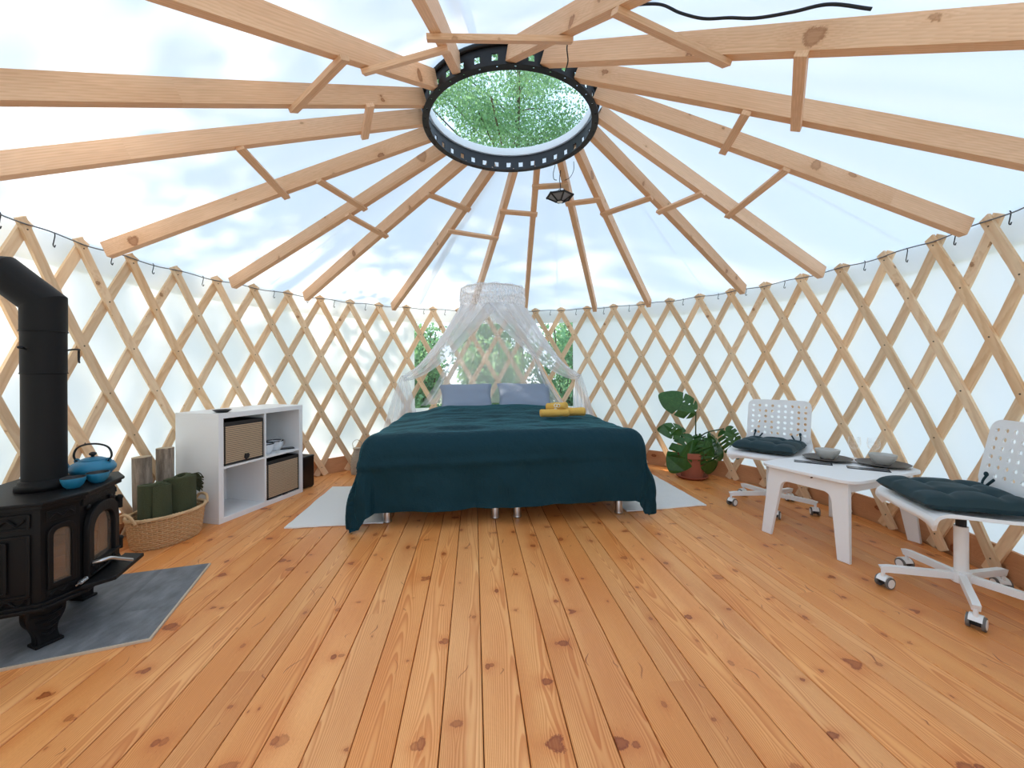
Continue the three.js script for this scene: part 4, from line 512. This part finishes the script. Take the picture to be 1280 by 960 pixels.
    for (let k = 0; k < 5; k++) {
      const a = star + k * 72 * PI / 180 - turn, arm = new THREE.Group(); arm.name = 'base_arm'; arm.rotation.y = a; t.add(arm);
      const C = [V(0, 0.106, 0.02), V(0, 0.094, 0.262), V(0, 0.089, 0.29)], W = C.map(() => V(1, 0, 0)), T = [V(0, 1, 0.05).normalize(), V(0, 1, 0.08).normalize(), V(0, 0.9, 0.45).normalize()];
      part('arm_tube', beam(C, W, T, 0.026, 0.03), whitePlastic, arm);
      const cs = new THREE.Group(); cs.name = 'caster'; cs.position.set(0.28 * sin(a), 0, 0.28 * cos(a)); cs.rotation.y = 0.6 + k * 0.35 - turn + star; t.add(cs);
      const hood = new THREE.CylinderGeometry(0.0295, 0.0295, 0.04, 28, 1, false, 0, PI * 1.15); hood.rotateZ(PI / 2); hood.rotateX(-0.25);
      part('hood', [at(hood, 0, 0.0305, -0.008), cyl(0.008, 0.008, 0.04, 0, 0.065, 0.004, 10)], whitePlastic, cs);
      part('axle', cyl(0.018, 0.018, 0.04, 0, 0, 0, 16).rotateZ(PI / 2).translate(0, 0.029, -0.008), blackMatte, cs);
      for (const s of [-1, 1]) part('wheel', cyl(0.0275, 0.0275, 0.011, 0, 0, 0, 24).rotateZ(PI / 2).translate(s * 0.0222, 0.0275, -0.008), tyre, cs);
      for (const s of [-1, 1]) part('wheel_cap', cyl(0.0205, 0.0205, 0.002, 0, 0, 0, 20).rotateZ(PI / 2).translate(s * 0.0284, 0.0275, -0.008), whitePlastic, cs);
    }
    const c = thing('seat_cushion', cushLabel, 'cushion', [x + shift * sin(turn), seatY - 0.005, z + shift * cos(turn)], turn, 'dark teal cushions on the chairs');
    part('pad', cushGeo, velvet, c); c.scale.y = puff; for (const s of [-1, 1]) part('tie', [tube([[s * 0.15, 0.03, -0.19], [s * 0.16, 0.06, -0.2], [s * 0.15, 0.085, -0.212]], 0.005, 10, 6), tube([[s * 0.15, 0.03, -0.19], [s * 0.12, 0.055, -0.195], [s * 0.1, 0.075, -0.205]], 0.005, 10, 6), new THREE.SphereGeometry(0.009, 8, 6).translate(s * 0.155, 0.085, -0.21)], velvet, c);
  }
  chair('white swivel chair with perforated back beside the potted plant', 'dark teal cushion on the chair beside the potted plant', 1.985, -0.545, -0.83, -98 * PI / 180, 0.435, 0.02, 1.45);
  chair('white swivel chair with perforated back on the open floor side of the table', 'dark teal tufted cushion on the chair away from the plant', 2.055, 0.715, -1.90, -112 * PI / 180, 0.435, 0.03, 1.4);
}
// ---------------------------------------------------------------- low table laid for two
{
  const tm = new THREE.Matrix4().makeRotationY(0.379).setPosition(2.055, 0, 0.02), q = (x, y, z) => { const p = V(x, y, z).applyMatrix4(tm); return [p.x, p.y, p.z]; };
  const t = thing('low_table', 'low white table with rounded corners and splayed panel legs', 'table', [2.055, 0, 0.02], 0.379), TY = 0.45;
  part('tabletop', extrude(roundRect(0.72, 0.55, 0.09), 0.02, 0.004).rotateX(-PI / 2).translate(0, TY - 0.02, 0), whitePaint, t);
  const f = new THREE.Shape(); f.moveTo(-0.225, 0.43); f.lineTo(-0.252, 0); f.lineTo(-0.19, 0); f.lineTo(-0.145, 0.315); f.quadraticCurveTo(-0.137, 0.352, -0.10, 0.355); f.lineTo(0.10, 0.355); f.quadraticCurveTo(0.137, 0.352, 0.145, 0.315); f.lineTo(0.19, 0); f.lineTo(0.252, 0); f.lineTo(0.225, 0.43);
  for (const s of [-1, 1]) { const g = extrude(f, 0.034, 0.004).translate(0, 0, -0.017); g.rotateY(PI / 2); const P = g.attributes.position; for (let i = 0; i < P.count; i++) P.setX(i, P.getX(i) * (0.6 + 0.4 * P.getY(i) / 0.43) + s * (0.30 + 0.045 * (1 - P.getY(i) / 0.43))); part('leg_frame', g, whitePaint, t); }
  for (const s of [-1, 1]) part('apron', box(0.6, 0.06, 0.018, 0, 0.398, s * 0.205, 0.003), whitePaint, t);
  part('bracket', box(0.014, 0.006, 0.004, -0.355, 0.425, 0.06), blackMatte, t);
  const stone = std({ color: new THREE.Color(0.56, 0.54, 0.50), roughness: 0.45 }), darkStone = std({ color: new THREE.Color(0.10, 0.082, 0.07), roughness: 0.55 });
  const lay = (n, px, pz, where) => {
    const p = [px, TY + 0.0005, pz];
    solo('plate', 'dark grey-brown dinner plate on the low table, ' + where, 'plate', lathe([[0, 0.002], [0.075, 0.002], [0.08, 0.0], [0.09, 0.004], [0.13, 0.016], [0.135, 0.018], [0.13, 0.0195], [0.09, 0.009], [0, 0.008]], 56), darkStone, p, undefined, 'plates on the low table');
    solo('bowl', 'light grey bowl on a dark plate, ' + where, 'bowl', lathe([[0, 0.002], [0.034, 0], [0.036, 0.004], [0.054, 0.02], [0.066, 0.045], [0.07, 0.062], [0.067, 0.063], [0.061, 0.045], [0.048, 0.02], [0, 0.012]], 48), stone, [p[0], TY + 0.0088, p[2]], undefined, 'bowls on the low table');
  };
  const P1 = [2.112, -0.14], P2 = [2.326, 0.03]; lay(1, ...P1, 'nearer the chair by the plant'); lay(2, ...P2, 'nearer the wine glasses');
  const wine = (label, x, z) => solo('wine_glass', label, 'wine glass', lathe([[0, 0.003], [0.034, 0.002], [0.036, 0.0035], [0.006, 0.008], [0.0038, 0.014], [0.0035, 0.055], [0.012, 0.065], [0.03, 0.085], [0.035, 0.11], [0.031, 0.148], [0.0295, 0.1475], [0.0332, 0.11], [0.0285, 0.0865], [0.01, 0.068], [0, 0.067]], 40), glass, [x, TY + 0.0005, z], undefined, 'wine glasses on the low table');
  wine('clear wine glass at the wall side of the table, nearer the plant', 2.315, -0.165); wine('clear wine glass at the wall side of the table, behind the second plate', 2.40, -0.115);
  const napkin = (n, x, z, a) => { const g = (m) => m; solo('napkin', n, 'napkin', box(0.075, 0.003, 0.2, 0, 0.0015, 0, 0.001), std({ color: 0x23262c, roughness: 0.95 }), [x, TY + 0.0004, z], [0, a, 0], 'dark napkins on the low table');
    const e = [x, TY + 0.0036, z]; const s1 = extrude([[-0.009, 0.1], [0.002, 0.098], [0.009, 0.06], [0.008, 0], [0.006, -0.09], [-0.006, -0.09], [-0.005, 0]], 0.002, 0.0004).rotateX(-PI / 2); solo('knife', n.replace('dark folded napkin', 'steel table knife on the dark napkin'), 'knife', s1.translate(0.018, 0, 0), steel, e, [0, a, 0], 'knives on the low table');
    const fk = new THREE.Shape(); fk.moveTo(-0.004, -0.09); fk.lineTo(0.004, -0.09); fk.lineTo(0.003, 0.03); fk.lineTo(0.012, 0.05); fk.lineTo(0.011, 0.1); fk.lineTo(0.007, 0.1); fk.lineTo(0.006, 0.06); fk.lineTo(0.0025, 0.06); fk.lineTo(0.002, 0.1); fk.lineTo(-0.002, 0.1); fk.lineTo(-0.0025, 0.06); fk.lineTo(-0.006, 0.06); fk.lineTo(-0.007, 0.1); fk.lineTo(-0.011, 0.1); fk.lineTo(-0.012, 0.05); fk.lineTo(-0.003, 0.03);
    solo('fork', n.replace('dark folded napkin', 'steel table fork on the dark napkin'), 'fork', extrude(fk, 0.0018).rotateX(-PI / 2).translate(-0.018, 0, 0), steel, e, [0, a, 0], 'forks on the low table'); };
  napkin('dark folded napkin beside the plate nearer the plant', 1.955, -0.06, 0.95); napkin('dark folded napkin beside the plate nearer the wine glasses', 2.155, 0.12, 0.95);
}
// ---------------------------------------------------------------- monstera in a clay pot
{
  const cx = 1.77, cz = -1.415, t = thing('potted_monstera', 'monstera plant with split leaves in a terracotta pot and saucer', 'potted plant', [cx, 0, cz]);
  const clay = std({ color: new THREE.Color(0.40, 0.115, 0.06), roughness: 0.75, bumpScale: 0.001, bumpMap: weaveBump });
  part('saucer', lathe([[0, 0], [0.125, 0], [0.148, 0.022], [0.15, 0.028], [0.143, 0.028], [0.122, 0.008], [0, 0.006]], 48), clay, t);
  part('pot', lathe([[0, 0.008], [0.095, 0.008], [0.1, 0.012], [0.13, 0.2], [0.142, 0.202], [0.146, 0.21], [0.147, 0.255], [0.143, 0.26], [0.132, 0.258], [0.126, 0.22], [0, 0.215]], 48), clay, t);
  part('soil', lathe([[0.127, 0.226], [0.06, 0.238], [0, 0.242]], 32), std({ color: new THREE.Color(0.035, 0.022, 0.014), roughness: 1, bumpMap: weaveBump, bumpScale: 0.004 }), t);
  const leafTex = texture(256, 256, (u, v) => { const x = u - 0.5, y = v; const rib = min(abs(x) * 60, 1), vein = abs(((y * 9 + abs(x) * 6) % 1) - 0.5) * 2, n = noise(u * 30, v * 30) * 0.06; const k = 0.8 + 0.2 * rib + 0.06 * vein; return [(0.18 + n) * (2 - k), (0.36 + n) * (1.5 - 0.5 * k), 0.13 + n * 0.6]; });
  const leafMat = phy({ map: leafTex, roughness: 0.34, transmission: 0.1, thickness: 0, side: THREE.DoubleSide }), stemMat = std({ color: new THREE.Color(0.06, 0.10, 0.035), roughness: 0.5 });
  function leafGeo(L, splits, k) {                       // heart outline with slits; base at 0, tip at (0, -L)
    const pts = [], N = 130, side = (s) => { const o = []; for (let i = 0; i <= N; i++) { const q = i / N, a = q * PI; let r = L * (0.50 + 0.06 * cos(2 * a)) * (1 - 0.42 * Math.pow(1 - q, 8)); const cy = -L * 0.43, w = 0.94; let x = sin(a) * r * w, y = cy + cos(a) * r * 1.04; y -= q > 0.8 ? L * 0.08 * smooth(0.8, 1, q) : 0; for (let j = 0; j < splits; j++) { const c = 0.30 + j * (0.5 / splits) + 0.02 * hash(j + k, 5), d = abs(q - c) / 0.017; if (d < 1) { const dep = (1 - d * d) * (0.42 + 0.25 * hash(j + k * 3, s + 9)); x *= 1 - dep; y = mix(y, cy + cos(a) * r * 0.75 + 0.05 * L, dep * 0.55); } } o.push([s * x, y]); } return o; };
    const A = side(1), B = side(-1).reverse(); const out = [...A, ...B.slice(1, -1)];
    const sh = new THREE.Shape(out.map((p) => new THREE.Vector2(...p)));
    for (let j = 0; j < 3; j++) for (const s of [-1, 1]) { if (hash(j + k, s + 4) < 0.25) continue; const h = new THREE.Path(); h.absellipse(s * L * 0.115, -L * (0.28 + j * 0.17), L * 0.05, L * 0.018, 0, 2 * PI, true, s * 0.6); sh.holes.push(h); }
    const g = new THREE.ExtrudeGeometry(sh, { depth: 0.0022, bevelEnabled: false, curveSegments: 8 }), P = g.attributes.position, U = g.attributes.uv;
    for (let i = 0; i < P.count; i++) { const x = P.getX(i), y = P.getY(i); U.setXY(i, 0.5 + x / L, 1 + y / L); P.setZ(i, P.getZ(i) - 1.1 * x * x / L - 0.55 * y * y / L + 0.25 * abs(x) * 0.5 + 0.012 * sin(x * 30 / L * 0.4 + k)); }
    g.computeVertexNormals(); return g;
  }
  const leaf = (name, base, tip, nor, splits, k, from) => {
    const b = V(...base), d = V(...tip).sub(b), L = d.length(), y = d.clone().normalize().negate(), z = V(...nor).normalize(), x = new THREE.Vector3().crossVectors(y, z).normalize(); z.crossVectors(x, y);
    const m = part('leaf', leafGeo(L, splits, k), leafMat, t); m.matrixAutoUpdate = true; m.quaternion.setFromRotationMatrix(new THREE.Matrix4().makeBasis(x, y, z)); m.position.copy(b);
    part('stem', tube([from, [mix(from[0], base[0], 0.35), mix(from[1], base[1], 0.6), mix(from[2], base[2], 0.4)], base].map((p) => V(...p)), 0.0065, 18, 7), stemMat, t);
  };
  const s0 = [0.01, 0.235, 0]; part('main_stem', tube([s0, [0.02, 0.31, 0.01], [0.035, 0.4, 0.02]], 0.012, 14, 8), stemMat, t);
  leaf('leaf', [0.02, 0.655, 0.05], [-0.235, 0.81, 0.08], [0.15, 0.1, 1], 2, 1, [0.03, 0.36, 0.02]);
  leaf('leaf', [-0.02, 0.41, 0.10], [-0.225, 0.17, 0.20], [-0.2, 0.35, 1], 3, 2, [0.02, 0.30, 0.02]);
  leaf('leaf', [-0.09, 0.44, 0.04], [-0.27, 0.50, 0.10], [-0.1, 0.3, 1], 2, 3, [0.02, 0.31, 0.0]);
  leaf('leaf', [0.205, 0.51, 0.22], [0.33, 0.31, 0.33], [-0.05, 0.35, 1], 5, 4, [0.035, 0.37, 0.02]);
  leaf('leaf', [0.055, 0.39, 0.14], [0.155, 0.125, 0.22], [0.05, 0.3, 1], 5, 5, [0.02, 0.30, 0.02]);
  leaf('leaf', [0.10, 0.42, 0.08], [0.27, 0.27, 0.16], [0.2, 0.4, 1], 4, 6, [0.03, 0.33, 0.02]);
  leaf('leaf', [0.03, 0.43, 0.05], [0.08, 0.27, 0.13], [0.0, 0.5, 1], 4, 7, [0.03, 0.35, 0.02]);
}
// ---------------------------------------------------------------- hanging lamp and wires
{
  const t = thing('hexagonal_lamp', 'black six-sided lamp hanging from a rafter beside the skylight ring', 'lamp', [0.372, 2.355, -0.50], 0.2);
  const hex = (r, y) => [...Array(6)].map((_, i) => V(r * sin(i * PI / 3), y, r * cos(i * PI / 3))), o = hex(0.1, 0.028), n = hex(0.028, -0.012), fr = [];
  for (let i = 0; i < 6; i++) { fr.push(bar(o[i], o[(i + 1) % 6], 0.0075, 6), bar(o[i], n[i], 0.006, 6), bar(n[i], n[(i + 1) % 6], 0.005, 6), new THREE.SphereGeometry(0.009, 8, 6).translate(o[i].x, o[i].y, o[i].z)); }
  part('frame', fr, blackMatte, t);
  const panelMat = std({ color: new THREE.Color(0.24, 0.24, 0.25), roughness: 0.35 });
  for (let i = 0; i < 6; i++) { const a = o[i], b = o[(i + 1) % 6], c = n[(i + 1) % 6], d = n[i], mid = a.clone().add(b).add(c).add(d).multiplyScalar(0.25); const q = [a, b, c, d].map((p) => p.clone().lerp(mid, 0.08).add(V(0, 0.003, 0))); const g = new THREE.BufferGeometry(); const up = q.map((p) => p.clone().add(V(0, 0.004, 0))), F = (p, r, s, u) => [p, r, s, p, s, u]; const tri = [...F(q[0], q[3], q[2], q[1]), ...F(up[0], up[1], up[2], up[3])]; for (let k = 0; k < 4; k++) { const l = (k + 1) % 4; tri.push(...F(q[k], q[l], up[l], up[k])); } g.setAttribute('position', new THREE.Float32BufferAttribute(tri.flatMap((p) => [p.x, p.y, p.z]), 3)); g.computeVertexNormals(); part('panel', g, panelMat, t); }
  part('lens', new THREE.SphereGeometry(0.022, 20, 12).scale(1, 0.5, 1).translate(0, -0.012, 0), phy({ color: 0xe6e6e2, roughness: 0.3 }), t);
  part('top_cover', new THREE.ConeGeometry(0.098, 0.035, 6).rotateY(PI / 6 * 0).translate(0, 0.047, 0), blackMatte, t);
  part('hanger', [tube([[0, 0.062, 0], [0.006, 0.1, 0], [-0.004, 0.15, 0.01], [0, 0.215, 0.02]], 0.003, 20, 6), new THREE.TorusGeometry(0.012, 0.002, 5, 18).translate(0, 0.07, 0)], blackMatte, t);
  solo('wire', 'thin dark wire loop hanging beside the lamp under the ring', 'wire', tube([[0.33, 2.585, -0.43], [0.318, 2.53, -0.45], [0.325, 2.49, -0.455], [0.345, 2.485, -0.455]], 0.0025, 20, 5), blackMatte);
  solo('wire', 'thin dark wire curling from the ring to the next rafter', 'wire', tube([[0.46, 2.585, -0.38], [0.465, 2.54, -0.42], [0.44, 2.50, -0.45], [0.405, 2.49, -0.47]], 0.0022, 20, 5), blackMatte);
  solo('power_cable', 'black cable slung under the roof canvas between two rafters', 'cable', tube([[0.44, 2.47, 1.0], [0.56, 2.42, 1.06], [0.62, 2.352, 1.1], [0.69, 2.305, 1.13], [0.77, 2.29, 1.15], [0.84, 2.262, 1.18], [0.92, 2.22, 1.25], [0.99, 2.19, 1.31], [1.08, 2.13, 1.36]], 0.0055, 80, 6), blackMatte);
  solo('wire', 'thin dark wire dangling from a rafter on the doorway side of the ring', 'wire', tube([[0.30, 2.52, 1.02], [0.268, 2.49, 0.9], [0.25, 2.475, 0.8], [0.262, 2.455, 0.74], [0.255, 2.44, 0.70]], 0.003, 30, 5), blackMatte);
}

// ---------------------------------------------------------------- trees and shrubs outside
{
  const bark = std({ map: texture(64, 256, (u, v, x, y) => { const n = noise(x * 0.35, y * 0.06) * 0.6 + hash(x, y) * 0.2; return [0.28 + 0.2 * n, 0.23 + 0.18 * n, 0.18 + 0.15 * n]; }), roughness: 0.95 });
  const leafMat = (c) => phy({ color: c, roughness: 1, transmission: 0.5, thickness: 0, side: THREE.DoubleSide, specularIntensity: 0.3 });
  const lp = [0, 0, 0, 0.32, 0.35, 0.06, 0, 1, 0, -0.32, 0.35, 0.06, 0, 0.4, -0.03]; const leafGeo = new THREE.BufferGeometry(); leafGeo.setAttribute('position', new THREE.Float32BufferAttribute(lp, 3)); leafGeo.setIndex([0, 1, 4, 1, 2, 4, 2, 3, 4, 3, 0, 4]); leafGeo.computeVertexNormals();
  const greens = [leafMat(new THREE.Color(0.24, 0.42, 0.22)), leafMat(new THREE.Color(0.18, 0.36, 0.19)), leafMat(new THREE.Color(0.31, 0.48, 0.24))];
  function foliage(parent, n, place, size, mat) {
    const m = new THREE.InstancedMesh(leafGeo, mat, n), q = new THREE.Quaternion(), e = new THREE.Euler(), M = new THREE.Matrix4(), col = new THREE.Color();
    for (let i = 0; i < n; i++) { const p = place(i); e.set(rr(-PI, PI), rr(-PI, PI), rr(-PI, PI)); q.setFromEuler(e); const s = size * rr(0.6, 1.3); M.compose(p, q, V(s, s, s)); m.setMatrixAt(i, M); const k = rr(0.7, 1.3); col.setRGB(k, k, k * rr(0.8, 1.1)); m.setColorAt(i, col); }
    m.name = 'foliage'; m.userData.kind = 'stuff'; m.castShadow = m.receiveShadow = true; parent.add(m);
  }
  // crown: clumps of leaves at the ends of branches
  function tree(name, label, pos, h, crown, clumps, leaves, size, mi, clumpR) {
    const t = thing(name, label, 'tree', [pos[0], -0.45, pos[1]], 0, 'trees around the yurt'), C = [];
    for (let i = 0; i < clumps; i++) { let p; do p = V(rr(-1, 1), rr(-1, 1), rr(-1, 1)); while (p.length() > 1); C.push(V(p.x * crown[0], crown[2] + p.y * crown[1], p.z * crown[0])); }
    const wood = [], base = 0.0135 * h; for (let k = 0; k < 6; k++) wood.push(new THREE.CylinderGeometry(base * (1 - (k + 1) / 7), base * (1 - k / 7), h / 6, 10).translate(0, h / 6 * (k + 0.5), 0));
    C.forEach((c, i) => { if (i % 4) return; const y = clamp(c.y - Math.hypot(c.x, c.z) * 0.6, h * 0.2, h * 0.92); wood.push(tube([[0, y, 0], [c.x * 0.5, mix(y, c.y, 0.55), c.z * 0.5], [c.x, c.y, c.z]], base * 0.14, 8, 5)); });
    part('trunk', wood, bark, t);
    foliage(t, leaves, (i) => { const c = C[i % clumps]; let p; do p = V(rr(-1, 1), rr(-1, 1), rr(-1, 1)); while (p.length() > 1); return V(c.x + p.x * clumpR, c.y + p.y * clumpR * 0.7, c.z + p.z * clumpR); }, size, greens[mi]);
  }
  function shrub(label, pos, w, h, leaves, size, mi) {
    const t = thing('shrub', label, 'shrub', [pos[0], -0.45, pos[1]], 0, 'shrubs behind the yurt'), st = [];
    const tips = []; for (let i = 0; i < 16; i++) { const a = rr(0, 2 * PI), r = sqrt(rnd()) * w; tips.push(V(r * cos(a), h * rr(0.65, 1) * (1 - 0.25 * r / w), r * sin(a))); }
    for (const p of tips) st.push(tube([[0, 0, 0], [p.x * 0.6, p.y * 0.5, p.z * 0.6], [p.x, p.y, p.z]], 0.012, 8, 5));
    part('stem', st, bark, t);
    foliage(t, leaves, () => { const p = tips[floor(rnd() * 16)], f = Math.pow(rnd(), 0.6); return V(p.x * f + rr(-0.22, 0.22), p.y * f + rr(-0.2, 0.2), p.z * f + rr(-0.22, 0.22)); }, size, greens[mi]);
  }
  // behind the yurt, seen through the skylight and the window
  tree('birch_tree', 'tall leafy tree behind the yurt, seen through the skylight dome', [0.2, -8.2], 10, [3.2, 2.8, 7.6], 120, 74000, 0.07, 0, 0.64);
  tree('birch_tree', 'slim young tree outside the canvas between the window and the stove', [-4.9, -4.1], 5.4, [0.9, 1.0, 4.0], 14, 3600, 0.11, 2, 0.5);
  shrub('leafy shrub behind the window film, on the storage cube side of the net', [-1.75, -4.6], 0.75, 2.7, 9000, 0.085, 0);
  shrub('pale shrub behind the window film, under the crown of the net', [-0.35, -4.9], 0.75, 2.6, 9000, 0.085, 2);
  shrub('bushy shrub behind the window film, on the potted plant side of the net', [1.05, -4.7], 0.75, 2.8, 9000, 0.085, 1);
  const far = ['broad low tree far behind the yurt, on the stove side of the window', 'broad low tree far behind the middle of the window', 'broad low tree far behind the yurt, on the potted plant side of the window'];
  far.forEach((l, k) => tree('low_tree', l, [-5.6 + k * 4.6, -14.2], 4.6, [1.7, 1.7, 2.5], 60, 9000, 0.16, k % 3, 0.6));
  // on the sun side: shade on the roof
  tree('shade_tree', 'tall dense tree beside the yurt that keeps most of the roof in shade', [-7.2, -3.2], 11, [2.9, 2.4, 9.3], 80, 9500, 0.18, 1, 0.6);
  tree('shade_tree', 'thin tree far beside the yurt that dapples the roof and wall over the stove', [-14, -4.2], 11.5, [2.9, 3.2, 9.2], 40, 4200, 0.19, 0, 0.6);
}
renderer.render(scene, camera);
